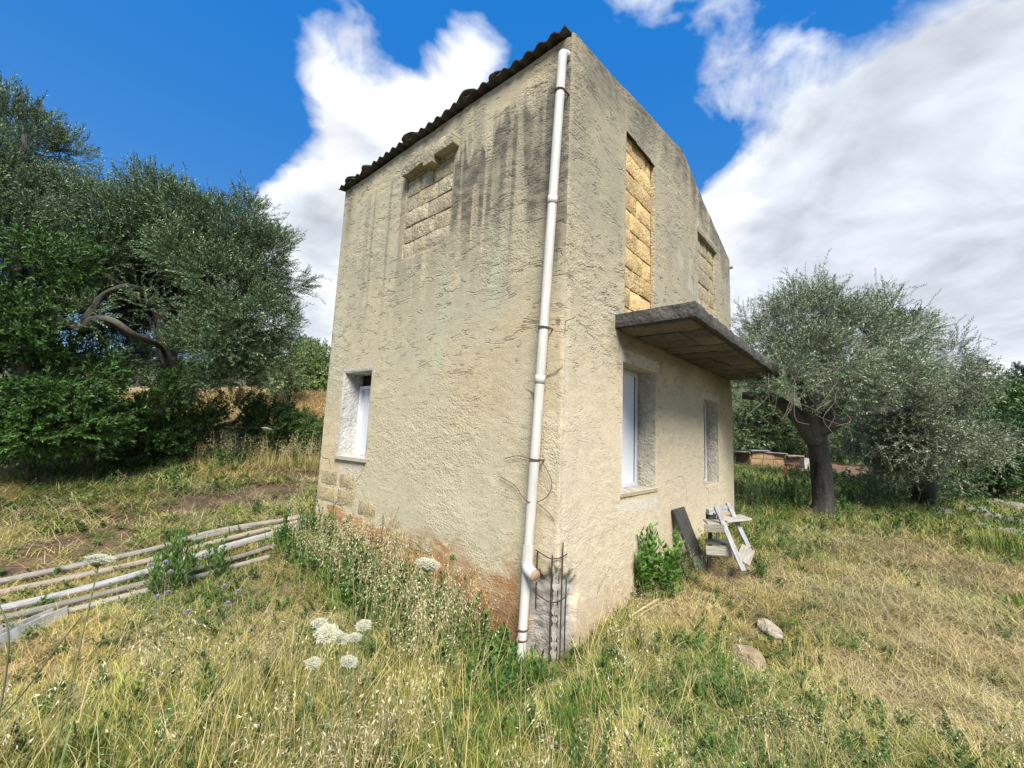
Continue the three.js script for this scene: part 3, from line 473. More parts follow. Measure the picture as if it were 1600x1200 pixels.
// ---------------------------------------------------------------- old pipes lying beside the house
{
  const run = [ // [photo points], radius, colour, label, lift
    [[[-60, 918], [100, 886], [240, 856], [330, 830], [475, 806]], .040, [.50, .45, .35], 'tan grey pipe at the back of the pile of long pipes'],
    [[[-60, 936], [100, 903], [240, 872], [345, 843], [480, 811]], .040, [.60, .47, .32], 'pale orange pipe second from the back of the pile'],
    [[[-60, 962], [100, 926], [240, 888], [350, 853], [480, 818]], .044, [.62, .63, .62], 'light grey white pipe in the middle of the pile of pipes'],
    [[[-60, 978], [60, 950], [150, 928], [260, 900], [400, 860], [470, 836]], .036, [.40, .36, .27], 'dull brown pipe lying just in front of the light grey pipe'],
    [[[-60, 993], [60, 964], [150, 941], [250, 915], [330, 893], [420, 868]], .034, [.56, .52, .40], 'cream pipe at the front of the pile by the dark hollow'],
    [[[300, 842], [380, 824], [474, 803]], .034, [.40, .38, .33], 'short grey pipe behind the far end of the pile'],
    [[[310, 872], [380, 848], [470, 824]], .034, [.45, .42, .34], 'short pipe lying in the weeds towards the house corner'],
  ];
  globalThis.PIPES = [];
  run.forEach(([pts, r, c, label], k) => {
    const P = pts.map(([x, y]) => { const d = dirPx(x, y); let t = .6; while (t < 20) { const q = CAM.clone().addScaledVector(d, t); if (q.y < terrain(q.x, q.z) + r + .05) return q; t += .004; } });
    PIPES.push(...curve(P, 30));
    const o = thing('old_pipe', label, 'pipe', P[0].clone(), 'old pipes piled beside the house');
    P.forEach(q => q.y -= .018); const b = new GB(); b.tube(curve(P, 40), r * .88, 14, [1, 1, 1], 0, 0, true);
    part('pipe', b.geo(), std({ color: C(...c.map(v => lerp(v, (c[0] + c[1] + c[2]) / 3, .35) * .62)), roughness: .7, map: grainCol, bumpMap: grainTex, bumpScale: .003 }), o);
  });
  // white square edged channel in front
  const a = ground(-60, 1040), e = ground(92, 972); a.y += .06; e.y += .06; const dir = e.clone().sub(a), L = dir.length(); dir.normalize();
  const sh = new THREE.Shape(); sh.moveTo(-.075, -.06); sh.lineTo(.075, -.06); sh.lineTo(.075, .06); sh.lineTo(.062, .06); sh.lineTo(.062, -.048); sh.lineTo(-.062, -.048); sh.lineTo(-.062, .06); sh.lineTo(-.075, .06); sh.closePath();
  const g = new THREE.ExtrudeGeometry(sh, { depth: L, bevelEnabled: false }); g.applyQuaternion(new THREE.Quaternion().setFromUnitVectors(V(0, 0, 1), dir)); g.translate(a.x, a.y, a.z);
  const o = thing('white_channel', 'white square edged plastic channel lying in the grass in front of the old pipes', 'channel', a.clone()); part('channel', g, std({ color: C(.55, .57, .6), roughness: .55, map: grainCol }), o);
}

// ---------------------------------------------------------------- leaning board, broken step stool
function plank(a, b, w, t, side, c, seed) {                 // a board from a to b, w wide along `side`
  const L = a.distanceTo(b), g = new THREE.BoxGeometry(w, L, t, 3, 12, 1), p = g.attributes.position, col = [];
  for (let i = 0; i < p.count; i++) { const n = f2(p.getX(i) * 30 + seed, p.getY(i) * 3, 3); p.setX(i, p.getX(i) + (f2(p.getY(i) * 5 + seed, seed, 2) - .5) * .01); const s = .7 + .6 * n; col.push(c[0] * s, c[1] * s, c[2] * s); }
  const uv = g.attributes.uv; for (let i = 0; i < uv.count; i++) uv.setXY(i, p.getX(i) * 5, p.getY(i) * .6 + seed);
  g.setAttribute('color', new THREE.Float32BufferAttribute(col, 3)); g.computeVertexNormals();
  const y = b.clone().sub(a).normalize(), z = new THREE.Vector3().crossVectors(side, y).normalize(), x = new THREE.Vector3().crossVectors(y, z);
  g.applyMatrix4(new THREE.Matrix4().makeBasis(x, y, z)); const m = a.clone().lerp(b, .5); g.translate(m.x, m.y, m.z); return g;
}
{
  const bot = ground(1100, 898), top = onPlane(1059, 794, 'z', .06); bot.y -= .04;
  const o = thing('leaning_board', 'dark weathered board leaning against the front wall left of the step stool', 'board', bot.clone());
  part('board', plank(bot, top, .235, .035, V(.95, 0, .3).normalize(), [.055, .053, .047], 3), M.wood, o);
  part('foot_end', plank(bot.clone().lerp(top, .02), bot.clone().lerp(top, .30), .232, .039, V(.95, 0, .3).normalize(), [.17, .17, .13], 4), M.wood, o, 'paler lower end of the board');
}
{
  const D = 5.05, base = ground(1140, 880), o = thing('step_stool', 'broken grey wooden step stool standing by the front wall beside the leaning board', 'step stool', base.clone());
  const W = [.36, .34, .29], G = [.29, .27, .22], right = V(.66, 0, .75).normalize(), back = V(.75, 0, -.66).normalize();
  part('rail', plank(at(1161, 892, 4.75), at(1119, 792, 5.15), .055, .026, right, [.36, .36, .36], 11), M.wood, o);
  part('rail', plank(at(1170, 856, 5.1), at(1137, 786, 5.45), .05, .026, right, [.36, .36, .37], 12), M.wood, o);
  part('back_leg', plank(at(1121, 846, 5.35), at(1123, 806, 5.3), .035, .025, right, G, 13), M.wood, o);
  part('back_leg', plank(at(1108, 886, 5.25), at(1110, 808, 5.3), .04, .03, right, [.08, .07, .06], 14), M.wood, o);
  part('tread', plank(at(1102, 815, 5.2), at(1134, 817, 5.15), .24, .022, back, W, 15), M.wood, o);
  part('tread', plank(at(1128, 812, 5.3), at(1166, 808, 5.3), .26, .022, back, [.42, .40, .35], 16), M.wood, o);
  part('apron', plank(at(1101, 825, 5.05), at(1132, 826, 5.0), .085, .02, V(0, 1, 0), G, 17), M.wood, o);
  part('tread', plank(at(1103, 846, 5.2), at(1147, 848, 5.1), .2, .02, back, [.09, .09, .09], 18), M.wood, o);
  part('apron', plank(at(1103, 860, 5.0), at(1149, 861, 4.95), .10, .02, V(0, 1, 0), W, 19), M.wood, o);
  part('side_board', plank(at(1160, 878, 4.9), at(1169, 856, 5.1), .15, .02, back.clone().add(V(0, .8, 0)).normalize(), [.34, .32, .27], 20), M.wood, o);
  part('cross_piece', plank(at(1106, 800, 5.35), at(1138, 793, 5.45), .07, .05, V(0, 1, 0), [.40, .40, .41], 21), M.wood, o);
  part('box', (() => { const q = at(1111, 806, 5.4), g = new THREE.BoxGeometry(.1, .1, .1); g.translate(q.x, q.y, q.z); g.setAttribute('color', new THREE.Float32BufferAttribute(Array(72).fill(.05), 3)); return g; })(), M.wood, o);
}

// ---------------------------------------------------------------- stones, cane and stake in the grass
const sit = (px, py, dy = 0) => { const p = ground(px, py); p.y += dy; return p; };
stone('field_stone', 'rounded ochre stone half sunk in the grass in front of the house', 'stone', sit(1168, 1034, .03), [.17, .09, .13], [.36, .285, .17], 3, null, .5);
stone('flat_stone', 'wedge shaped pale slab of stone lying behind the rounded ochre stone', 'stone', sit(1205, 992, .05), [.15, .055, .10], [.42, .36, .28], 12, null, .7, .15);
stone('field_stone', 'small tan stone by the end of the fallen cane', 'stone', sit(1011, 972, .01), [.045, .03, .035], [.42, .33, .22], 17, null, 1);
stone('field_stone', 'brown lump of stone in the grass at the foot of the front wall', 'stone', sit(1104, 930, .0), [.06, .04, .05], [.30, .22, .14], 19, null, 2);
{ const a = sit(945, 998, .03), b = sit(1062, 924, .05), o = thing('fallen_cane', 'pale dry cane lying on the ground in front of the front wall', 'cane', a.clone()), g = new GB(); g.tube(curve([a, a.clone().lerp(b, .4).add(V(0, .015, 0)), b], 20), .011, 8, [.42, .33, .2], .2, 4); part('cane', g.geo(), M.stem, o); const h = new GB(), a2 = sit(975, 985, .03), b2 = sit(1050, 940, .035); h.tube(curve([a2, a2.clone().lerp(b2, .5).add(V(.01, .02, 0)), b2], 12), .007, 6, [.36, .27, .16], .2, 7); part('twig', h.geo(), M.stem, o); }
{ const b = sit(1507, 1112), o = thing('wooden_stake', 'short brown wooden stake upright in the trampled grass', 'stake', b.clone()), g = new GB(); g.tube([V(b.x, b.y - .05, b.z), V(b.x - .003, b.y + .04, b.z), V(b.x - .008, b.y + .105, b.z)], t => .009 - .003 * t, 7, [.14, .075, .04], .3, 2); part('stake', g.geo(), M.stem, o); }
// heap of grey stones at the right
[[1502, 772, .34, .07, .2, 'flat grey stone at the left top of the heap by the bushes'], [1470, 790, .3, .1, .2, 'dark grey stone low on the left of the stone heap'], [1530, 788, .26, .1, .2, 'grey stone in the middle of the stone heap'], [1556, 772, .3, .08, .2, 'flat grey stone high on the right of the stone heap'], [1585, 778, .26, .09, .22, 'pale stone at the right end of the stone heap'], [1560, 800, .28, .1, .22, 'broad grey stone at the front of the stone heap'], [1535, 812, .2, .08, .16, 'small grey stone at the front left of the stone heap'], [1590, 806, .22, .1, .18, 'lower right grey stone of the stone heap'], [1578, 822, .26, .07, .16, 'light flat stone at the foot of the stone heap']].forEach(([x, y, w, h, d, label], k) => stone('heap_stone', label, 'stone', sit(x, y + 22, .12), [w * .8, h * 1.1, d * .8], [.21 + k % 3 * .04, .2 + k % 3 * .035, .18 + k % 3 * .03], 60 + k * 5, 'stones of the heap at the right', k));

// ---------------------------------------------------------------- low ruined hut beyond the olive
{
  const b = ground(1205, 728), u = V(.659, 0, .7525), f = V(-.7525, 0, .659), o = thing('ruined_hut', 'low ochre stone hut with grey slabs on top, beyond the olive trunk', 'hut', b.clone()), S = b.distanceTo(CAM) / FPX;
  const put = (g, x, y, z, t = 0) => { g.rotateY(Math.atan2(-u.z, u.x) + t); g.translate(b.x + u.x * x + f.x * z, b.y + y, b.z + u.z * x + f.z * z); return g; };
  let id = 800;
  part('wall', put(new THREE.BoxGeometry(46 * S, 28 * S, 1.0), -3 * S, 2 * S, -.6), std({ color: C(.30, .2, .11), map: grainCol, bumpMap: grainTex, bumpScale: .03 }), o);
  for (let k = 0; k < 2; k++) for (let m = 0; m < 3; m++) part('stone_block', put(block(15 * S - .012, 8.5 * S - .01, .12, ++id, [.36, .25, .135], .008), (-18 + m * 15 + k * 2) * S, (4 + k * 8.5) * S, -.12), M.sandstone, o);
  part('opening', put(new THREE.BoxGeometry(7 * S, 7 * S, .1), 22 * S, 8 * S, -.10), M.dark, o);
  part('wall_stub', put(block(16 * S, 20 * S, .3, 870, [.42, .41, .39], .02), 46 * S, 2 * S, .1), M.sandstone, o);
  for (const [x, w, y, t, c] of [[-16, 26, 19, .1, [.28, .32, .33]], [8, 30, 17, -.15, [.24, .25, .25]], [32, 22, 14, .05, [.36, .28, .2]], [-34, 16, 17, .3, [.36, .34, .32]]]) part('roof_slab', put((() => { const g = block(w * S, .05, .9, ++id, c, .01); g.rotateZ(t * .3); return g; })(), x * S, y * S, -.4, t), M.sandstone, o);
}
// utility pole far up the left slope
{ const b = at(508, 566, 62), o = thing('utility_pole', 'thin distant utility pole beside the left edge of the house', 'pole', V(b.x, terrain(b.x, b.z), b.z)), g = new GB(), t = at(508, 537, 62); g.tube([V(b.x, o.position.y - .3, b.z), V(b.x, t.y, b.z)], .13, 8, [.12, .11, .1]); part('post', g.geo(), M.stem, o); const h = new GB(); h.tube([at(503, 543, 62), at(513, 543, 62)], .07, 6, [.12, .11, .1]); part('crossbar', h.geo(), M.stem, o); }

// ---------------------------------------------------------------- trees and shrubs
const Q = new THREE.Quaternion(), Q2 = new THREE.Quaternion(), YUP = V(0, 1, 0);
function twig(seed, { len = .3, n = 22, ll = .055, lw = .012, c = [.12, .15, .08], pale = [.31, .34, .26], droop = 0, spread = .9, big = false }) {
  const r = rng(seed), b = new GB(), k = 5, pts = []; for (let i = 0; i <= k; i++) { const t = i / k; pts.push(V((r() - .5) * .02 + t * t * droop * len, t * len * (1 - droop * t * .4), (r() - .5) * .02)); }
  b.tube(pts, t => .004 * (1 - t * .7), 3, [.14, .12, .085], 0, 0, false);
  for (let i = 0; i < n; i++) {
    const t = .12 + .88 * (i + r() * .8) / n, q = Math.min(k - 1, Math.floor(t * k)), p = pts[q].clone().lerp(pts[q + 1], t * k - q), a = i * 2.4 + r(), e = spread + (r() - .5) * .5 - t * .35;
    const d = V(Math.cos(a) * Math.sin(e), Math.cos(e), Math.sin(a) * Math.sin(e)).normalize(), s = new THREE.Vector3().crossVectors(d, V(r() - .5, r() - .5, r() - .5)).normalize(), m = .7 + r() * .6, w = r() < .35 ? pale : c, cc = w.map(v => v * m);
    big ? b.leaf(p, d, s, ll * (.7 + r() * .5), lw * (.8 + r() * .4), cc, .1) : b.leaf2(p, d, s, ll * (.7 + r() * .5), lw * (.8 + r() * .4), cc);
  }
  return b.geo();
}
// a crown of twigs round leaf clumps [x, y, depth, radius px, squash]
function crown(parent, clumps, per, geos, mat, seed, scale, tint, up = .5, hollow = .4, gap = 1.7, shrink = 1) {
  const r = rng(seed), sets = geos.map(() => [[], []]); const P = V(0, 0, 0), S = V(1, 1, 1), d = V(0, 0, 0);
  const tot = clumps.reduce((s, c) => s + c[3] * c[3] * (c[5] ?? 1), 0);
  for (const [x, y, dep, rad, sq = 1, w = 1] of clumps) {
    const c = at(x, y, dep), R = rad * shrink / FPX * dep, n = Math.round(per * rad * rad * w / tot), tone = .8 + r() * .4;
    for (let i = 0; i < n; i++) {
      const th = r() * 6.283, cz = r() * 2 - 1, q = Math.sqrt(1 - cz * cz); d.set(q * Math.cos(th), cz, q * Math.sin(th));
      const lump = .58 + .84 * n3(d.x * 2.6 + x, d.y * 2.6 + y, d.z * 2.6), rr = R * lump * Math.pow(hollow + (1 - hollow) * r(), .6) * (r() < .08 ? 1.16 : 1);
      P.set(c.x + d.x * rr, c.y + d.y * rr * sq, c.z + d.z * rr); if (gap > 0 && n3(P.x * gap + 50, P.y * gap * 1.4 + 20, P.z * gap + 50) < .36 + .14 * r()) continue;
      d.y += up; d.x += (r() - .5) * 1.1; d.z += (r() - .5) * 1.1; d.y += (r() - .5) * .9; d.normalize();
      Q.setFromUnitVectors(YUP, d); Q2.setFromAxisAngle(YUP, r() * 6.283); Q.multiply(Q2); const s = scale * (.65 + r() * .7); S.set(s, s, s);
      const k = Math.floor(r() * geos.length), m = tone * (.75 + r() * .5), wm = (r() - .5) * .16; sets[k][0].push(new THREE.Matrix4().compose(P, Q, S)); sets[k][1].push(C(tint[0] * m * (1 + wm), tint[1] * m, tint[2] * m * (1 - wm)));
    }
  }
  geos.forEach((g, k) => sets[k][0].length && copies('crown', g, mat, sets[k][0], sets[k][1], parent));
}
function limbs(parent, name, list, col = [.085, .078, .068], sides = 9, wob = .3) { const b = new GB(); list.forEach(([pts, r0, r1], i) => b.tube(curve(pts, 22), t => lerp(r0, r1, Math.pow(t, .8)), sides, col, wob, i * 3.1)); return part(name, b.geo(), M.bark, parent); }
const oliveT = [1, 2, 3].map(s => twig(s, { n: 26, c: [.105, .14, .082], pale: [.32, .36, .285] }));
const oliveSpray = [4].map(s => twig(s, { n: 24, len: .5, droop: .5, c: [.125, .155, .10], pale: [.35, .385, .30] }));
const laurelT = [11, 12, 13].map(s => twig(s, { n: 20, len: .3, ll: .085, lw: .026, c: [.06, .135, .035], pale: [.15, .26, .075], big: true, spread: 1 }));
const bushT = [21, 22].map(s => twig(s, { n: 26, len: .28, ll: .05, lw: .022, c: [.055, .11, .03], pale: [.12, .19, .06], spread: 1.1 }));
const farT = [31, 32].map(s => twig(s, { n: 40, len: .9, ll: .2, lw: .075, c: [.075, .11, .045], pale: [.16, .2, .1], spread: 1.1 }));

// olive right of the house
{
  const D = 7.9, base = ground(1285, 812), o = thing('olive_tree', 'grey green olive tree with a thick dark trunk just right of the house', 'olive tree', base.clone());
  const fork = at(1268, 660, D);
  limbs(o, 'trunk', [[[V(base.x + .03, base.y - .15, base.z), at(1287, 780, D), at(1282, 730, D), at(1276, 690, D), fork], .185, .15]], [.034, .031, .029], 22, .42);
  limbs(o, 'limb', [[[at(1276, 690, D), at(1240, 645, D), at(1205, 622, D + .2), at(1160, 618, D + .4)], .17, .07], [[at(1270, 680, D), at(1262, 630, D - .2), at(1230, 570, D - .2), at(1215, 510, D)], .15, .04], [[at(1272, 675, D), at(1310, 630, D), at(1345, 560, D + .2), at(1360, 490, D + .2)], .16, .04], [[at(1272, 680, D), at(1330, 650, D - .3), at(1400, 640, D - .2), at(1460, 650, D)], .12, .03], [[at(1268, 665, D), at(1285, 590, D + .4), at(1290, 500, D + .6)], .14, .04]], [.06, .056, .052], 10, .3);
  const rr = rng(8), hang = []; for (let k = 0; k < 16; k++) { const x = 1195 + rr() * 150, y = 560 + rr() * 40, d = 6.6 + rr() * .6; hang.push([[at(x, y, d), at(x + 12 - rr() * 24, y + 26, d - .05), at(x + 20 - rr() * 50, y + 50 + rr() * 14, d), at(x + 30 - rr() * 70, y + 62 + rr() * 20, d)], .008, .004]); } limbs(o, 'hanging_twig', hang, [.30, .27, .22], 5, .1);
  crown(o, [[1240, 462, 7.7, 15, 1.5, .5], [1275, 452, 7.8, 17, 1.5, .6], [1300, 468, 7.6, 14, 1.4, .5], [1205, 485, 7.7, 16, 1.4, .5], [1380, 470, 7.9, 18, 1.4, .5], [1345, 478, 7.7, 14, 1.4, .5], [1172, 505, 8.2, 20, 1.2, .5], [1215, 520, 7.6, 44, .95], [1180, 545, 8.3, 45], [1250, 490, 7.8, 42], [1290, 500, 7.6, 48, .9], [1340, 515, 7.7, 52, .9], [1260, 555, 7.1, 52, .8], [1190, 590, 7.9, 44, .7], [1310, 570, 7.0, 56, .8], [1375, 540, 7.8, 50], [1395, 590, 7.4, 55, .8], [1230, 590, 6.9, 40, .7], [1340, 620, 7.2, 46, .7], [1280, 470, 7.9, 24, 1.1, .7], [1390, 490, 8, 30, 1, .7], [1165, 600, 8.6, 36, .7], [1420, 520, 8.2, 36, 1, .8]], 8400, [...oliveT, ...oliveSpray], M.olive, 41, .8, [1.15, 1.22, 1.12], .45, .35, 1.9, .86);
}
// second olive with drooping silver skirts
{
  const D = 8.6, base = ground(1445, 790), o = thing('olive_tree', 'silvery olive tree with low drooping skirts at the right of the big olive', 'olive tree', base.clone());
  limbs(o, 'trunk', [[[V(base.x, base.y - .15, base.z), at(1440, 740, D), at(1430, 690, D), at(1425, 640, D)], .22, .14], [[at(1430, 690, D), at(1470, 650, D), at(1510, 630, D)], .1, .04]], [.05, .047, .043], 12, .35);
  crown(o, [[1430, 520, 8.8, 16, 1.4, .5], [1455, 528, 8.7, 14, 1.4, .5], [1490, 535, 8.9, 16, 1.3, .5], [1440, 735, 7.9, 30, .7], [1400, 730, 8.2, 28, .7], [1480, 735, 8, 26, .7], [1440, 570, 8.6, 44, .9], [1475, 600, 8.4, 46, .9], [1410, 620, 8, 50, .9], [1460, 650, 7.7, 50, .8], [1500, 640, 8.2, 46, .8], [1520, 690, 7.9, 36, .7], [1425, 690, 7.8, 40, .7], [1470, 700, 7.6, 38, .7], [1380, 690, 8.2, 36, .7], [1490, 560, 9, 26, 1, .8], [1350, 690, 8.6, 30, .7], [1545, 705, 8, 22, .6]], 6600, [...oliveT, ...oliveSpray, ...oliveSpray], M.olive, 42, .85, [1.2, 1.2, 1.12], .0, .35, 1.9, .80);
}
// greener dark tree between and behind the two olives
{
  const D = 11, base = ground(1390, 772), o = thing('dark_evergreen', 'darker green bushy tree showing between and behind the two olives', 'tree', base.clone());
  limbs(o, 'trunk', [[[V(base.x, base.y - .2, base.z), at(1392, 720, D), at(1385, 620, D), at(1380, 520, D)], .2, .06]]);
  crown(o, [[1355, 500, 10.5, 30], [1400, 530, 10.3, 40], [1340, 560, 11, 46], [1420, 590, 10.5, 44], [1380, 660, 10.6, 46], [1330, 720, 11, 34], [1420, 730, 10.4, 38], [1460, 690, 10.5, 40], [1270, 690, 11, 30, .7, .6], [1440, 762, 9.6, 24, .8], [1490, 758, 9.8, 24, .8], [1395, 765, 9.8, 24, .8], [1540, 755, 10, 22, .8]], 5000, [...oliveT, ...bushT], M.leaf, 43, 1.0, [.75, .9, .75], .4);
}
// bushes right
[[[[1545, 700, 10.4, 40], [1590, 705, 10.2, 44], [1560, 740, 10, 34, .7], [1520, 740, 10.2, 26, .7]], 1500, [.55, .62, .58], 1550, 790, 'dark green bush behind the heap of grey stones'],
[[[1565, 658, 13, 30], [1610, 650, 12.6, 40], [1530, 665, 13.5, 28], [1640, 680, 12, 50]], 1800, [.95, 1.02, .75], 1580, 775, 'light green bush above the heap of grey stones at the right edge'],
[[[1575, 650, 17, 22], [1520, 640, 18, 24], [1560, 630, 19, 20, .8], [1610, 635, 18, 26, .8]], 900, [.8, .9, .75], 1560, 760, 'mid green bush on the slope above the light green bush']].forEach(([cl, n, tint, bx, by, label], k) => {
  const base = at(bx, by, cl[0][2]); base.y = terrain(base.x, base.z); const o = thing('bush', label, 'bush', base, 'bushes at the right');
  limbs(o, 'stem', cl.map(c => [[V(base.x, base.y - .1, base.z), at(c[0], c[1] + 30, c[2]), at(c[0], c[1], c[2])], .05, .015]), [.09, .075, .055], 6); crown(o, cl, n, k ? [...bushT, ...laurelT] : laurelT, M.leaf, 70 + k, 1.0 + k * .35, tint, .4);
});
// olive left of the house, with bare crooked limbs
{
  const D = 9.2, base = at(240, 700, D); base.y = terrain(base.x, base.z); const o = thing('olive_tree', 'dark spreading olive tree left of the house with two bare crooked limbs', 'olive tree', base.clone());
  limbs(o, 'trunk', [[[V(base.x, base.y - .15, base.z), at(255, 640, D + .3), at(262, 560, D + .3), at(255, 500, D + .3)], .22, .15]], [.034, .031, .027], 14, .35);
  limbs(o, 'limb', [[[at(255, 545, D + .2), at(238, 535, D - .9), at(205, 522, D - 1.5), at(175, 502, D - 1.7), at(150, 499, D - 1.7), at(128, 512, D - 1.7), at(90, 500, D - 1.5)], .045, .075], [[at(128, 512, D - 1.7), at(140, 490, D - 1.7), at(160, 462, D - 1.6), at(190, 448, D - 1.5), at(232, 453, D - .7), at(275, 440, D + .4)], .07, .03]], [.062, .058, .045], 12, .5);
  limbs(o, 'limb', [[[at(255, 505, D + .3), at(300, 430, D), at(330, 350, D)], .12, .03], [[at(255, 505, D + .3), at(220, 420, D + .2), at(200, 330, D)], .12, .03], [[at(258, 520, D + .3), at(330, 490, D), at(410, 440, D)], .11, .03]], [.06, .055, .048], 8);
  crown(o, [[190, 350, 9, 62, .9], [250, 330, 9.2, 52, .9], [300, 355, 9.2, 56, .9], [150, 390, 8.6, 52], [350, 370, 9.2, 52], [385, 335, 9.3, 26, 1, .7], [400, 410, 9.3, 52, .9], [430, 390, 9.4, 30, .9, .7], [445, 440, 9.5, 30, .9, .8], [350, 440, 8.9, 56, .9], [295, 400, 8.8, 48, .8], [380, 490, 9, 54, .9], [420, 500, 9.4, 36, .9], [345, 530, 8.8, 46, .8], [380, 548, 9.1, 36, .8], [310, 555, 9.2, 30, .7], [290, 480, 9.9, 46, .9], [210, 400, 9.8, 60, .8], [100, 420, 9.2, 50], [270, 545, 10, 30, .7], [230, 470, 10.6, 50], [160, 480, 10.6, 50], [190, 545, 10.8, 40, .7], [240, 420, 10.4, 46], [300, 500, 10.4, 46], [200, 440, 11, 50], [130, 488, 7.4, 20, .9, .5], [226, 474, 7.6, 15, .9, .5], [243, 540, 7.9, 22, .8, .8], [265, 590, 8.9, 26, .9], [282, 545, 8.8, 26, .9], [300, 590, 9, 26, .7], [360, 585, 9.1, 30, .6], [235, 470, 9.9, 30], [265, 430, 9.8, 34], [180, 480, 10, 34]], 25000, [...oliveT, ...oliveT, ...oliveSpray], M.olive, 44, 1.0, [.74, .94, .66], .5, .35, 1.5, 1.0);
}

{
  const D = 8, base = at(40, 715, D); base.y = terrain(base.x, base.z); const o = thing('tall_tree', 'tall leafy green tree filling the left edge of the photo', 'tree', base.clone());
  limbs(o, 'trunk', [[[V(base.x, base.y - .15, base.z), at(35, 600, D), at(25, 450, D), at(30, 300, D), at(40, 210, D)], .2, .04]]);
  crown(o, [[30, 215, 8.3, 46], [75, 250, 8.3, 42], [10, 290, 8, 56], [90, 310, 8.2, 42], [40, 360, 7.8, 54], [5, 190, 8.5, 36, 1.1, .8], [100, 240, 8.5, 22, 1, .6], [-50, 300, 8, 80]], 6000, oliveT, M.olive, 45, 1.0, [.8, .98, .74], .6, .4, 1.5);
  crown(o, [[20, 440, 7.4, 58], [80, 420, 7.4, 46], [90, 470, 7.5, 34], [40, 520, 7.2, 60], [80, 548, 7.3, 40], [20, 600, 7.1, 58], [90, 620, 7.2, 54], [140, 590, 7.6, 38], [50, 670, 7.1, 56, .7], [130, 665, 7.4, 46, .7], [-40, 480, 7.2, 80], [-50, 620, 7, 80]], 7500, laurelT, M.leaf, 46, .8, [.72, .80, .64], .35, .4, 1.5);
}
{ // added inner leaves of the two left trees, their dark tint painting interior shade
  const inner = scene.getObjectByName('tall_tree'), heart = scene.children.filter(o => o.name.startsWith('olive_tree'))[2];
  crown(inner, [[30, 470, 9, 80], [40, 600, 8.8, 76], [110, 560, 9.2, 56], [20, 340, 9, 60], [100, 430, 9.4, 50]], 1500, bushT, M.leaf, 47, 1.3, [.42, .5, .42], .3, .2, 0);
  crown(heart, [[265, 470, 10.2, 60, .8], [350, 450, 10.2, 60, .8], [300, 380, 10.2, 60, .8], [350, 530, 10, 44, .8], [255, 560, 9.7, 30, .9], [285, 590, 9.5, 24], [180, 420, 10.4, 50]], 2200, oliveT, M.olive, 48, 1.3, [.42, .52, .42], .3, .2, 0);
}
// shrubs under the olive
[[[[250, 690, 9.3, 36, .8], [258, 640, 8.8, 26, .9, 1.4], [235, 662, 8.8, 28, .8, 1.4], [268, 608, 8.8, 20, 1, 1.4], [245, 700, 8.9, 30, .7], [205, 698, 9, 30, .7], [250, 662, 9.9, 38, .8], [310, 652, 9.8, 36, .8], [360, 655, 9.7, 38, .8], [400, 662, 9.8, 36, .8], [290, 680, 9.6, 40, .7], [370, 680, 9.5, 42, .7], [215, 670, 9.9, 40, .8]], 3600, [.75, .92, .62], 300, 705, 'dense dark green shrub under the spreading olive'],
[[[430, 665, 10.4, 34, .8], [465, 675, 10.6, 30, .8], [490, 680, 10.8, 28, .8], [445, 690, 10, 26, .7]], 900, [1.15, 1.2, .9], 455, 705, 'lighter green shrub beside the left edge of the house'],
[[[165, 640, 12, 30, .8], [190, 640, 12.5, 24, .8]], 500, [1.3, 1.2, 1.1], 185, 690, 'pale green shrub glimpsed behind the dark shrub at the left']].forEach(([cl, n, tint, bx, by, label], k) => {
  const base = at(bx, by, cl[0][2]); base.y = terrain(base.x, base.z); const o = thing('shrub', label, 'shrub', base, 'shrubs at the left');
  limbs(o, 'stem', cl.slice(-3).map(c => [[V(base.x, base.y - .1, base.z), at(c[0], c[1] + 26, c[2]), at(c[0], c[1] + 8, c[2])], .025, .008]), [.09, .075, .055], 6); crown(o, cl, n, bushT, M.leaf, 80 + k, 1.1, tint, .5);
});
// distant olives on the left slope
function farTree(name, label, cat, x, yb, dep, cl, n, tint, seed, sc, group, trunkR = .25) {
  const base = at(x, yb, dep); base.y = terrain(base.x, base.z); const o = thing(name, label, cat, base, group);
  limbs(o, 'trunk', [[[V(base.x, base.y - .3, base.z), at(x + 2, cl[0][1] + 20, dep), at(cl[0][0], cl[0][1], dep)], trunkR, trunkR * .5]], [.07, .06, .05], 9); crown(o, cl, n, farT, M.olive, seed, sc, tint, .4, .4, .9);
}
farTree('olive_tree', 'pale green distant olive with a visible trunk, left of the house', 'olive tree', 448, 622, 20, [[440, 560, 20, 26, .9], [470, 575, 20, 26, .9], [425, 580, 20, 22, .8], [455, 590, 19.5, 22, .7]], 700, [1.3, 1.35, 1.2], 51, .65, null, .2);
farTree('olive_tree', 'brighter distant olive touching the left edge of the house', 'olive tree', 500, 616, 25, [[490, 570, 25, 24], [510, 580, 25, 26], [475, 565, 26, 20], [500, 595, 24.5, 22, .7]], 600, [1.5, 1.6, 1.2], 52, .75);
farTree('dark_conifer', 'small dark distant tree rising behind the pale olives at the left', 'tree', 478, 590, 40, [[478, 545, 40, 12], [490, 552, 40, 10], [468, 552, 40, 10]], 260, [.7, .8, .7], 53, .8);
farTree('far_tree', 'distant grey green tree seen under the limbs of the spreading olive', 'tree', 215, 625, 24, [[215, 575, 24, 26, .8], [240, 585, 24, 20, .8], [190, 585, 25, 20, .8]], 420, [1, 1, .9], 54, .7);
farTree('far_tree', 'distant dark tree behind the dense shrub at the left', 'tree', 330, 625, 26, [[330, 590, 26, 24, .8], [300, 595, 26, 20, .8], [370, 590, 27, 24, .8], [400, 580, 27, 22]], 500, [.9, .95, .8], 55, .75);
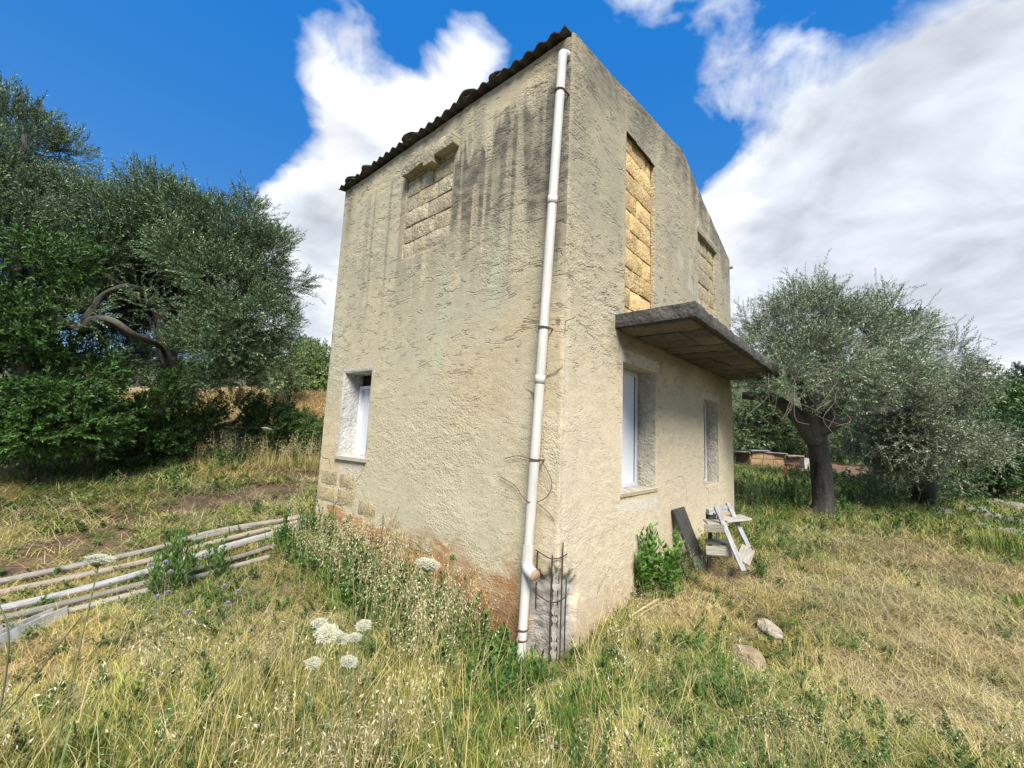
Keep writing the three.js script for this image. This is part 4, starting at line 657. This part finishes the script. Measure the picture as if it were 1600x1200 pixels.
farTree('umbrella_pine', 'flat topped dark pine on the skyline at the right', 'pine tree', 1530, 592, 88, [[1530, 573, 88, 11, .5], [1521, 576, 88, 8, .5], [1540, 577, 88, 8, .5]], 240, [.55, .65, .6], 56, 1.4, null, .3);
farTree('skyline_tree', 'rounded dark tree on the skyline at the right edge of the photo', 'tree', 1590, 592, 90, [[1590, 583, 90, 9, .7], [1600, 585, 90, 9, .7], [1581, 587, 90, 6, .7]], 220, [.5, .6, .65], 57, 1.4, null, .3);
farTree('skyline_tree', 'thin pale bare tree on the skyline between the two dark trees', 'tree', 1560, 592, 89, [[1560, 583, 89, 5, 1.3, .5]], 40, [1, 1, .9], 58, 1.2, null, .12);
farTree('olive_tree', 'olive glimpsed beyond the ruined hut, behind the big trunk', 'olive tree', 1190, 712, 17, [[1175, 650, 17, 28], [1215, 660, 17, 30], [1190, 690, 17.5, 20, .7], [1250, 680, 17.5, 22, .7], [1160, 680, 16.5, 22]], 700, [.9, 1, .85], 59, .62, null, .16);
// scrub covering the far slopes
{
  const r = rng(66), mats = [], cols = [], S = V(1, 1, 1);
  for (let k = 0; k < 9000; k++) {
    const a = (r() - .5) * 2.5, d = 22 + Math.pow(r(), 1.5) * 150, x = CAM.x + (.7525 * Math.cos(a) + .659 * Math.sin(a)) * d, z = CAM.z + (-.659 * Math.cos(a) + .7525 * Math.sin(a)) * d; if (n2(x * .09, z * .09) < (a < 0 && d < 45 ? .72 : .35)) continue;
    const s = (.5 + r() * .9) * (.6 + d * .008); S.set(s, s * (.7 + r() * .5), s); const m = .8 + r() * .7;
    for (let q = 0; q < 3; q++) { Q.setFromEuler(new THREE.Euler((r() - .5) * 1.6, r() * 6.3, (r() - .5) * 1.6)); mats.push(new THREE.Matrix4().compose(V(x + (r() - .5) * s, terrain(x, z) - .1 + r() * .3, z + (r() - .5) * s), Q, S)); cols.push(C(.85 * m, 1.0 * m, .8 * m)); }
  }
  const m = copies('hillside_scrub', farT[0], M.leaf, mats, cols); m.userData.label = 'low green scrub covering the slopes far behind the house';
}

// ---------------------------------------------------------------- grass
function tuft(seed, n, { len = .3, w = .005, lean = .35, bend = .9, c0, c1, rad = .09, segs = 3, vary = .35, flat = false }) {
  const r = rng(seed), b = new GB();
  for (let i = 0; i < n; i++) { const a = r() * 6.283, q = Math.sqrt(r()) * rad, m = 1 - vary / 2 + r() * vary, mixv = r() < .25 ? .6 : 1, l = len * (.45 + r() * .75);
    b.blade(V(Math.cos(a) * q, flat ? r() * .03 : -.02, Math.sin(a) * q), r() * 6.283, l, w * (.6 + r() * .8), flat ? 1.0 + r() * .5 : lean * (r() * 1.4), (flat ? (r() - .3) * .7 : bend * (.2 + r())), c0.map(v => v * m), c1.map((v, k) => v * m * (k === 2 ? mixv : 1)), segs); }
  if (flat) for (let i = 0; i < 9; i++) { const a = r() * 6.283, q = Math.sqrt(r()) * rad * 1.2, e = r() * 6.283, m = .75 + r() * .5; b.leaf2(V(Math.cos(a) * q, .01 + r() * .06, Math.sin(a) * q), V(Math.cos(e), (r() - .5) * .8, Math.sin(e)).normalize(), V(-Math.sin(e), .3, Math.cos(e)).normalize(), .018 + r() * .014, .005, [.62 * m, .56 * m, .42 * m]); }
  return b.geo();
}
function oat(seed, dryness) {
  const r = rng(seed), b = new GB(), st = [.44, .38, .19], H = .5 + r() * .25, lean = .1 + r() * .2, yaw = r() * 6.28, tip = [], pts = [];
  for (let k = 0; k <= 6; k++) { const t = k / 6, x = lean * H * t * t; pts.push(V(Math.cos(yaw) * x, H * t * (1 - .12 * t), Math.sin(yaw) * x)); }
  b.tube(pts, t => .0022 * (1 - .6 * t), 3, st, 0, 0, false);
  for (let k = 0; k < 2; k++) b.blade(pts[k].clone(), r() * 6.28, .22 + r() * .12, .006, .5, 1.2, [.30, .29, .12], [.48, .42, .22], 3);
  const n = 9 + Math.floor(r() * 8);
  for (let k = 0; k < n; k++) {
    const t = .55 + .45 * k / n, q = Math.min(5, Math.floor(t * 6)), p = pts[q].clone().lerp(pts[q + 1], t * 6 - q), a = r() * 6.283, e = .02 + r() * .055, p2 = V(p.x + Math.cos(a) * e + Math.cos(yaw) * .015, p.y + .012 - r() * .02, p.z + Math.sin(a) * e + Math.sin(yaw) * .015);
    b.tube([p, p2], .0008, 3, st, 0, 0, false);
    const d = V(Math.cos(a) * .35 + Math.cos(yaw) * .25, -1 + r() * .9, Math.sin(a) * .35 + Math.sin(yaw) * .25).normalize(), m = .8 + r() * .45, cc = [.66 * m, .60 * m, .44 * m];
    for (let g = 0; g < 2; g++) { const s = new THREE.Vector3().crossVectors(d, V(r() - .5, r() - .5, r() - .5)).normalize(), dd = d.clone().addScaledVector(s, (g - .5) * .35).normalize(), s2 = new THREE.Vector3().crossVectors(dd, V(r() - .5, r() - .5, r() - .5)).normalize(); b.leaf2(p2, dd, s2, .021 + r() * .008, .0052, cc); }
  }
  return b.geo();
}
function forb(seed, { h = .25, n = 16, ll = .05, lw = .014, c = [.075, .14, .03], c2 = [.12, .2, .05], stems = 3, rad = .05, spread = 1.0, stem = [.12, .16, .05] }) {
  const r = rng(seed), b = new GB();
  for (let s = 0; s < stems; s++) {
    const a0 = r() * 6.283, q = r() * rad, le = (r() - .5) * .9, H = h * (.5 + r() * .75), pts = [V(Math.cos(a0) * q, -.02, Math.sin(a0) * q), V(Math.cos(a0) * (q + le * H * .3), H * .5, Math.sin(a0) * (q + le * H * .3)), V(Math.cos(a0) * (q + le * H), H, Math.sin(a0) * (q + le * H))];
    b.tube(curve(pts, 5), t => .0028 * (1 - t * .6), 3, stem, 0, 0, false); const cv = new THREE.CatmullRomCurve3(pts);
    for (let k = 0; k < n; k++) { const t = .15 + .85 * k / n, p = cv.getPoint(t), a = k * 2.4 + r() * 1.6, e = spread - t * .55 + (r() - .5) * .9, d = V(Math.cos(a) * Math.sin(e), Math.cos(e), Math.sin(a) * Math.sin(e)), sd = V(-Math.sin(a), 0, Math.cos(a)), m = .75 + r() * .5, cc = (r() < .4 ? c2 : c).map(v => v * m), sz = (1.15 - t * .55) * (.75 + r() * .5); b.leaf(p, d, sd, ll * sz, lw * sz, cc, .14); }
  }
  return b.geo();
}
{
  const r = rng(2024), kinds = {
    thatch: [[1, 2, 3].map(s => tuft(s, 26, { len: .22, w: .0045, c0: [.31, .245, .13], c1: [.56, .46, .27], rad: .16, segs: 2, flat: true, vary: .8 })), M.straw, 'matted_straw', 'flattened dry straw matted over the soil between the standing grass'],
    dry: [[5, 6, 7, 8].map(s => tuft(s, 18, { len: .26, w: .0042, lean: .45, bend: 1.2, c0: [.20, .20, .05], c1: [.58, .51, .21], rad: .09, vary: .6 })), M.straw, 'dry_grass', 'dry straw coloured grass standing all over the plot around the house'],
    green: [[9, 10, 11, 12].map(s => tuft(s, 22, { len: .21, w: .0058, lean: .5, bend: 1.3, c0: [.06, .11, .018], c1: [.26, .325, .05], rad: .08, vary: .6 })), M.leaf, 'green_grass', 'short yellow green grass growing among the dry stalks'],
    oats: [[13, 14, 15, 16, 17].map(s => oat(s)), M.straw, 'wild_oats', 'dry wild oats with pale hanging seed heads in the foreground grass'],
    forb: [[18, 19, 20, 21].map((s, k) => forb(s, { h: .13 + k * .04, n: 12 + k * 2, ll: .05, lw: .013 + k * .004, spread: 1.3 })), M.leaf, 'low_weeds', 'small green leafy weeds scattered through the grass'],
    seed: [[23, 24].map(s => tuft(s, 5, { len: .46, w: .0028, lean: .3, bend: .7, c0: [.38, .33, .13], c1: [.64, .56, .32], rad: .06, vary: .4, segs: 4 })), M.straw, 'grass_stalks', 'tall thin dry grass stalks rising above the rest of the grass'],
  };
  const sets = {}; for (const k in kinds) sets[k] = kinds[k][0].map(() => [[], []]);
  const S = V(1, 1, 1), eul = new THREE.Euler();
  const add = (k, x, z, sc, col, wind = .12, lift = 0, tall = 1) => { const v = Math.floor(r() * sets[k].length); eul.set((r() - .5) * .3 + .05, r() * 6.283, (r() - .5) * .3 - wind, 'YXZ'); Q.setFromEuler(eul); const hs = sc * tall * (.75 + r() * .5); S.set(sc, hs, sc); sets[k][v][0].push(new THREE.Matrix4().compose(V(x, terrain(x, z) + lift, z), Q, S)); sets[k][v][1].push(col); };
  // how far the growth is kept down by the pipes and stones lying in it
  const low = (x, z) => { let m = 1; for (const q of PIPES) { const d = Math.hypot(q.x - x, q.z - z); if (d < .6) { const front = (x - q.x) * (CAM.x - q.x) + (z - q.z) * (CAM.z - q.z) > 0; m = Math.min(m, front ? lerp(.4, 1, d / .5) : lerp(0, .9, d / .3)); } }
    for (const q of CLEAR) { const d = Math.hypot(q[0] - x, q[1] - z) - q[2]; if (d < .35) m = Math.min(m, d < 0 ? 0 : .25 + d / .35 * .75); } return m; };
  CLEAR.push([-.42, -.12, .12], [-.5, .1, .1], [-.12, -.36, .1], [-.12, .14, .12]);
  const N = 215000;
  for (let i = 0; i < N; i++) {
    const a = (r() - .5) * 2.7, d = .7 + 16 * Math.pow(r(), 1.5), x = CAM.x + (.7525 * Math.cos(a) + .659 * Math.sin(a)) * d, z = CAM.z + (-.659 * Math.cos(a) + .7525 * Math.sin(a)) * d;
    if (inHouse(x, z, .03)) continue; const q = zone(x, z), n = f2(x * 1.1 + 7, z * 1.1 + 2, 3), n5 = f2(x * .55 + 20, z * .55, 2), n6 = n2(x * 2.6, z * 2.6), far = sst(4, 12, d), sc = .8 + far * .8;
    const kp = d < 8 ? low(x, z) : 1; if (kp < .12) continue;
    if (d < 10 && n2(x * 4.6 + 3, z * 4.6) < .4 && r() < .62) continue;
    const soil = clamp(q.soil * 1.1), str = q.straw, gr = clamp(1 - q.dry * .75) * clamp(q.green + sst(.38, .58, n5) * .7 + far * .25), t = r();
    if (r() < soil * .95) continue;
    const patch = f2(x * 1.7 + 31, z * 1.7 + 8, 3), m = (.62 + r() * .6) * (.72 + patch * .6), warm = 1 + (n - .5) * .35, pick = r();
    const leftback = sst(.1, -.25, a) * sst(3.4, 4.6, d), right = sst(-.1, .5, a), hgt = Math.min(kp, lerp(1, .6, right * sst(1, 3, d)) * lerp(1, .5, leftback) * (1 - .5 * str) * (1 - .5 * soil));
    if (pick < .26 + str * .45) { if (kp > .2) add('thatch', x, z, sc * .95 * Math.min(1, kp + .3), C(.98 * m * warm, 1.0 * m, .95 * m), 0, .008); }
    else if (pick < .26 + str * .45 + lerp(.19, .04, gr)) add('dry', x, z, sc, C(.94 * m * warm, 1.0 * m, .75 * m), .12, 0, hgt);
    else if (pick < .90) { if (r() < (.5 + gr * .5) * (1 - str * .6) * (1 - q.dry * .6)) add('green', x, z, sc * (.85 + .25 * gr), C((1.2 - .35 * gr) * m, 1.0 * m, .85 * m), .12, 0, hgt); else if (n6 > .35) add('dry', x, z, sc, C(1.05 * m * warm, .98 * m, .7 * m), .12, 0, hgt * .9); }
    else if (r() < .6 + gr * .4 - str * .4) add('forb', x, z, sc * (.7 + r() * .5) * (1 - .4 * str), C(m, m * 1.05, m), .1, 0, Math.min(1, hgt + .2));
    const oatD = (1 - str * .4) * (1 - soil) * lerp(.05, .04, right) * (n6 > .55 ? 1.7 : .1) * (1 - far * .7);
    if (kp > .6 && r() < oatD) add('oats', x, z, (.62 + r() * .45) * lerp(1, .7, right) * lerp(1, .7, leftback), C(m * 1.1, m * 1.06, m * .95), .3);
    if (kp > .5 && r() < .035 * (1 - soil)) add('seed', x, z, (.7 + r() * .6) * lerp(1, .65, right) * lerp(1, .6, leftback), C(m * 1.1, m, m * .9), .25);
  }
  for (let k = 0; k < 5000; k++) { const a = -.9 + r() * .75, d = 14 + r() * 14, x = CAM.x + (.7525 * Math.cos(a) + .659 * Math.sin(a)) * d, z = CAM.z + (-.659 * Math.cos(a) + .7525 * Math.sin(a)) * d, m = .8 + r() * .5; if (!inHouse(x, z, .5)) add('thatch', x, z, 2.6, C(1.1 * m, 1.0 * m, .85 * m), 0, .02); }
  // oats and weeds standing against the house and in front of the hedge
  for (let k = 0; k < 420; k++) { const side = r() < .8, x = side ? -.1 - Math.pow(r(), 1.5) * .8 : .3 + r() * 1.2, z = side ? -.55 - r() * 2.9 : .08 + r() * .4; add('oats', x, z, (.7 + r() * .4) * (side ? 1 : .55), C(1.1, 1.08, 1), .15); }
  for (let k = 0; k < 420; k++) { const p = at(170 + r() * 330, 706, 9.2 + r() * 1); add(r() < .5 ? 'oats' : 'seed', p.x, p.z, .9 + r() * .5, C(1, .97, .85), .1); }
  for (let k = 0; k < 260; k++) { const x = -.12 - r() * .7, z = .1 - r() * 4.2; add('forb', x, z, 1.1 + r() * .6, C(.8, .95, .8), 0); if (r() < .6) add('green', x - .1, z, 1.1 + r() * .5, C(.75, .95, .8)); }
  for (let k = 0; k < 160; k++) { const x = .5 + r() * 5.2, z = .08 + r() * .25; add(r() < .4 ? 'green' : 'dry', x, z, .6 + r() * .4, C(1, 1, .9)); }
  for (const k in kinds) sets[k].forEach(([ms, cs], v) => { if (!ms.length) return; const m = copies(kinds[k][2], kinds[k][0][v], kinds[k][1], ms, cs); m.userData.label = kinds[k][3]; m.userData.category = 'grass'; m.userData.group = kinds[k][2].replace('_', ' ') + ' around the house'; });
}

// ---------------------------------------------------------------- single weeds that stand out
function weed(name, label, cat, pos, geos, mats, group) { const o = thing(name, label, cat, pos, group); geos.forEach(([n, g], k) => { const m = shade(new THREE.Mesh(g, mats[k] ?? mats[0])); m.name = n; o.add(m); }); return o; }
weed('leafy_weed', 'bright green broad leaved weed against the front wall left of the leaning board', 'weed', sit(1016, 928), [['leaves', forb(301, { h: .6, n: 22, ll: .11, lw: .055, stems: 40, rad: .3, spread: 1.3, c: [.09, .20, .03], c2: [.17, .3, .06] })]], [M.leaf]);
weed('leafy_weed', 'grey green bushy weed between the broad leaved weed and the leaning board', 'weed', sit(1068, 912), [['leaves', forb(302, { h: .4, n: 24, ll: .05, lw: .018, stems: 26, spread: 1.3, rad: .2, c: [.10, .15, .06], c2: [.18, .22, .1] })]], [M.leaf]);
weed('leafy_weed', 'narrow leaved green shrub growing over the middle of the old pipes', 'weed', sit(268, 925), [['leaves', forb(303, { h: .5, n: 26, ll: .09, lw: .022, stems: 30, rad: .26, c: [.075, .16, .035], c2: [.15, .26, .06] })]], [M.leaf]);
weed('leafy_weed', 'leafy green weed over the pipes right of the narrow leaved shrub', 'weed', sit(345, 905), [['leaves', forb(304, { h: .42, n: 22, ll: .075, lw: .02, stems: 12, rad: .22, c: [.08, .16, .035], c2: [.15, .25, .06] })]], [M.leaf]);
weed('leafy_weed', 'green weed standing by the far left corner of the house', 'weed', sit(482, 860), [['leaves', forb(305, { h: .6, n: 26, ll: .08, lw: .02, stems: 16, rad: .3, c: [.07, .15, .035], c2: [.13, .23, .06] })]], [M.leaf]);
weed('leafy_weed', 'upright green sprig poking through the pipes near the house', 'weed', sit(435, 858), [['leaves', forb(306, { h: .42, n: 24, ll: .09, lw: .022, stems: 4, rad: .04, c: [.08, .17, .035], c2: [.15, .27, .06] })]], [M.leaf]);
weed('leafy_weed', 'dark bushy weed with dry seed stalks against the side wall', 'weed', sit(590, 915), [['leaves', forb(307, { h: .72, n: 22, ll: .045, lw: .012, stems: 22, rad: .38, c: [.06, .11, .03], c2: [.13, .17, .06], stem: [.12, .09, .06] })]], [M.leaf]);
weed('leafy_weed', 'feathery green weed in the deep grass under the white flower', 'weed', sit(690, 985), [['leaves', forb(308, { h: .5, n: 30, ll: .035, lw: .006, stems: 20, rad: .3, c: [.07, .13, .035], c2: [.12, .19, .06] })]], [M.leaf]);
weed('leafy_weed', 'thin branching green weed at the foot of the house corner', 'weed', sit(905, 985), [['leaves', forb(309, { h: .55, n: 20, ll: .04, lw: .009, stems: 9, rad: .14, c: [.09, .15, .05], c2: [.16, .22, .08] })]], [M.leaf]);
weed('leafy_weed', 'green bush at the left of the big olive trunk', 'weed', sit(1240, 800), [['leaves', forb(310, { h: .75, n: 30, ll: .08, lw: .026, stems: 30, rad: .45, c: [.06, .13, .03], c2: [.12, .21, .05] })]], [M.leaf]);
weed('leafy_weed', 'pale green weeds at the far corner of the front wall', 'weed', sit(1175, 800), [['leaves', forb(311, { h: .6, n: 26, ll: .06, lw: .016, stems: 26, rad: .5, c: [.09, .14, .05], c2: [.16, .21, .09] })]], [M.leaf]);
weed('leafy_weed', 'green weed by the foot of the broken step stool', 'weed', sit(1190, 905), [['leaves', forb(312, { h: .26, n: 20, ll: .06, lw: .016, stems: 12, rad: .14, c: [.09, .16, .04], c2: [.16, .24, .07] })]], [M.leaf]);
weed('leafy_weed', 'dark green thicket of weeds right of the big olive trunk', 'weed', sit(1365, 795), [['leaves', forb(313, { h: .7, n: 28, ll: .07, lw: .02, stems: 34, rad: .7, c: [.07, .13, .04], c2: [.12, .19, .06] })]], [M.leaf]);
function rosette(seed, n, len, w, c, up = .75) { const r = rng(seed), b = new GB(); for (let k = 0; k < n; k++) { const a = k * 2.4 + r() * .4, e = up * (.5 + r() * .9), d = V(Math.cos(a) * Math.sin(e), Math.cos(e), Math.sin(a) * Math.sin(e)), m = .8 + r() * .4, L = len * (.6 + r() * .6); b.leaf(V(0, -.01, 0), d, V(-Math.sin(a), 0, Math.cos(a)), L, w * (.8 + r() * .4), c.map(v => v * m), .3, c.map(v => v * m * 1.25)); } return b.geo(); }
weed('broad_leaf_plant', 'long leaved green plant low in the grass at the bottom centre', 'plant', sit(885, 1150), [['leaves', rosette(321, 16, .2, .028, [.09, .16, .035])]], [M.leaf]);
weed('broad_leaf_plant', 'green plant in the grass left of the ochre stone', 'plant', sit(1095, 1105), [['leaves', rosette(322, 22, .22, .018, [.10, .17, .035], .6)]], [M.leaf]);
weed('broad_leaf_plant', 'broad leaved green plant cut by the right edge above the other', 'plant', sit(1592, 955), [['leaves', rosette(323, 12, .2, .07, [.12, .21, .035])]], [M.leaf]);
weed('broad_leaf_plant', 'dark broad leaved plant lying low near the right edge', 'plant', sit(1560, 1000), [['leaves', rosette(324, 14, .18, .05, [.08, .16, .04], 1.1)]], [M.leaf]);
weed('grass_tussock', 'tall bright green grass tussock at the right below the stone heap', 'grass tussock', sit(1575, 875), [['blades', tuft(331, 420, { len: .55, w: .008, lean: .35, bend: .9, c0: [.06, .1, .02], c1: [.2, .29, .05], rad: .42, vary: .5, segs: 4 })]], [M.leaf]);
weed('grass_tussock', 'thin yellow green grass tussock in the middle of the right foreground', 'grass tussock', sit(1030, 1080), [['blades', tuft(332, 160, { len: .26, w: .004, lean: .3, bend: .7, c0: [.12, .14, .03], c1: [.36, .31, .09], rad: .16, vary: .5, segs: 3 })]], [M.leaf]);
weed('red_flower', 'small red flowering plant in front of the ruined hut', 'flower', sit(1236, 752), [['leaves', forb(341, { h: .5, n: 20, ll: .06, lw: .03, stems: 8, rad: .25 })], ['petals', forb(342, { h: .55, n: 7, ll: .07, lw: .06, stems: 7, rad: .3, c: [.55, .06, .03], c2: [.6, .12, .05], stem: [.1, .15, .05] })]], [M.leaf, M.petal]);

// white umbels of wild carrot on thin stems
function umbel(R, seed, dome = .25) {
  const r = rng(seed), b = new GB(), n = 70;
  for (let k = 0; k < n; k++) { const q = Math.sqrt((k + .5) / n) * R, a = k * 2.39996, c = V(Math.cos(a) * q, (1 - (q / R) ** 2) * R * dome + (r() - .5) * .004, Math.sin(a) * q), s = R * .115 * (.75 + r() * .5); b.tube([V(0, -R * .55, 0), c], .0007, 3, [.28, .32, .14], 0, 0, false);
    for (let m = 0; m < 9; m++) { const e = m ? m * .785 + r() : 0, pq = m ? s * (.45 + r() * .5) : 0, p = V(c.x + Math.cos(e) * pq, c.y + .002 + r() * .004, c.z + Math.sin(e) * pq), v = .60 + r() * .14; for (let h = 0; h < 3; h++) { const aa = e + h * 2.1 + r(); b.leaf2(p, V(Math.cos(aa), .35, Math.sin(aa)).normalize(), V(-Math.sin(aa), 0, Math.cos(aa)), s * .5, s * .3, [v, v * .97, v * .78]); } } }
  return b.geo();
}
[[155, 876, 1.25, .036, 'large white wild carrot flower on a long stem in front of the pipes', -70, 240], [668, 883, 1.7, .052, 'white wild carrot flower standing alone before the side wall', 10, 60], [499, 975, 2.1, .040, 'upper left white flower of the wild carrot cluster', 5, 60], [511, 991, 2.05, .058, 'wide cream flower at the left of the wild carrot cluster', 0, 60], [532, 998, 2.1, .042, 'middle white flower of the wild carrot cluster', 0, 60], [554, 997, 2.15, .038, 'right white flower in the row of the wild carrot cluster', 0, 60], [568, 978, 2.2, .042, 'topmost right white flower of the wild carrot cluster', 0, 60], [545, 1035, 2.0, .042, 'lowest white wild carrot flower below the cluster', 0, 60], [489, 1037, 2.0, .035, 'small pale flower low at the left under the wild carrot cluster', 0, 60], [553, 870, 2.4, .018, 'small green flower bud on a thin stem before the side wall', 0, 60], [590, 856, 2.4, .015, 'tiny yellow green bud left of the lone white flower', 0, 60], [707, 872, 2.2, .025, 'yellow green half open flower right of the lone white flower', 0, 60], [165, 662, 8.6, .09, 'small white flower head in front of the dark shrub', 0, 60], [416, 670, 8.8, .1, 'small white flower head right of the dark shrub', 0, 60]].forEach(([x, y, d, R, label, sx, sy], k) => {
  const head = at(x, y, d), foot = at(x + sx, y + sy, d); foot.y = terrain(foot.x, foot.z) - .02; const o = thing('wild_carrot', label, 'flower', foot, 'wild carrot flowers'), g = new GB(), m = foot.clone().lerp(head, .55); m.x += (k % 2 ? .03 : -.02); m.y += sx ? -.05 : 0; const neck = head.clone(); neck.y -= R * .5;
  g.tube(curve([foot, m, neck], 16), t => lerp(.0042, .002, t) * (d > 5 ? 2 : 1), 5, [.15, .18, .06]); if (k < 2) for (let q = 0; q < 3; q++) { const p = foot.clone().lerp(neck, .3 + q * .17); g.blade(p, q * 2 + 1, .12, .006, .6, .4, [.1, .16, .05], [.16, .2, .06], 3); } part('stem', g.geo(), M.stem, o);
  const bud = k > 8 && k < 12, u = umbel(R, 700 + k, bud ? .9 : .25); if (bud) { const c = u.attributes.color; for (let i = 0; i < c.count; i++) c.setXYZ(i, c.getX(i) * .55, c.getY(i) * .62, c.getZ(i) * .3); } u.rotateX(.12 + (k * .37 % .3)); u.rotateZ(-.2 + (k * .53 % .4)); u.translate(head.x, head.y, head.z); part('flower_head', u, M.petal, o);
});
// bare branching stalk at the lower left
{ const D = 1.15, b = at(-40, 1190, D); b.y = terrain(b.x, b.z); const o = thing('wild_carrot_stalk', 'bare branching green stalk cut by the left edge of the photo', 'stalk', b.clone()), g = new GB(); g.tube(curve([b, at(0, 1110, D), at(12, 1030, D), at(12, 980, D), at(-8, 930, D)], 18), t => .003 - .0015 * t, 5, [.12, .13, .06]); g.tube(curve([at(-30, 1150, D), at(30, 1090, D), at(90, 1010, D), at(130, 960, D)], 14), t => .003 - .0015 * t, 5, [.2, .2, .09]); part('stem', g.geo(), M.stem, o); }
// lilac scabious and a pink flower
[[245, 935, 2.6, 'pale lilac flower left of its darker neighbour below the pipes', [.42, .36, .55]], [262, 928, 2.65, 'purple flower beside the pale lilac one below the pipes', [.38, .27, .44]], [258, 880, 3.1, 'lilac flower high in the narrow leaved shrub', [.42, .36, .55]], [266, 895, 3.0, 'lilac flower under the one high in the shrub', [.40, .36, .5]], [236, 884, 3.1, 'faded lilac flower at the left of the narrow leaved shrub', [.42, .4, .48]], [350, 918, 2.9, 'left lilac flower of the pair right of the shrub', [.42, .36, .52]], [372, 926, 2.9, 'right lilac flower of the pair right of the shrub', [.42, .38, .52]], [293, 958, 2.5, 'wide faded mauve flower in the grass below the shrub', [.40, .35, .42]], [355, 945, 2.6, 'small faded mauve flower in the grass under the lilac pair', [.40, .36, .42]], [70, 717, 8.4, 'pink flower at the edge of the grass before the tall tree', [.75, .35, .58]]].forEach(([x, y, d, label, c], k) => {
  const head = at(x, y, d), foot = V(head.x - .02, terrain(head.x, head.z) - .01, head.z), o = thing('scabious_flower', label, 'flower', foot, 'small purple and pink flowers'), g = new GB(); g.tube([foot, foot.clone().lerp(head, .5).add(V(.01, 0, .01)), head], .0016 * (d > 5 ? 2 : 1), 4, [.14, .17, .07]); part('stem', g.geo(), M.stem, o);
  const b = new GB(), r = rng(900 + k), R = d > 5 ? .10 : .024; for (let q = 0; q < 40; q++) { const a = q * 2.4, e = .25 + 1.25 * q / 40, dd = V(Math.cos(a) * Math.sin(e), Math.cos(e), Math.sin(a) * Math.sin(e)), m = .8 + r() * .4; b.leaf2(head.clone().addScaledVector(dd, R * .25), dd, V(-Math.sin(a), 0, Math.cos(a)), R * .75, R * .35, c.map(v => v * m)); } part('flower_head', b.geo(), M.petal, o);
});


renderer.render(scene, camera);
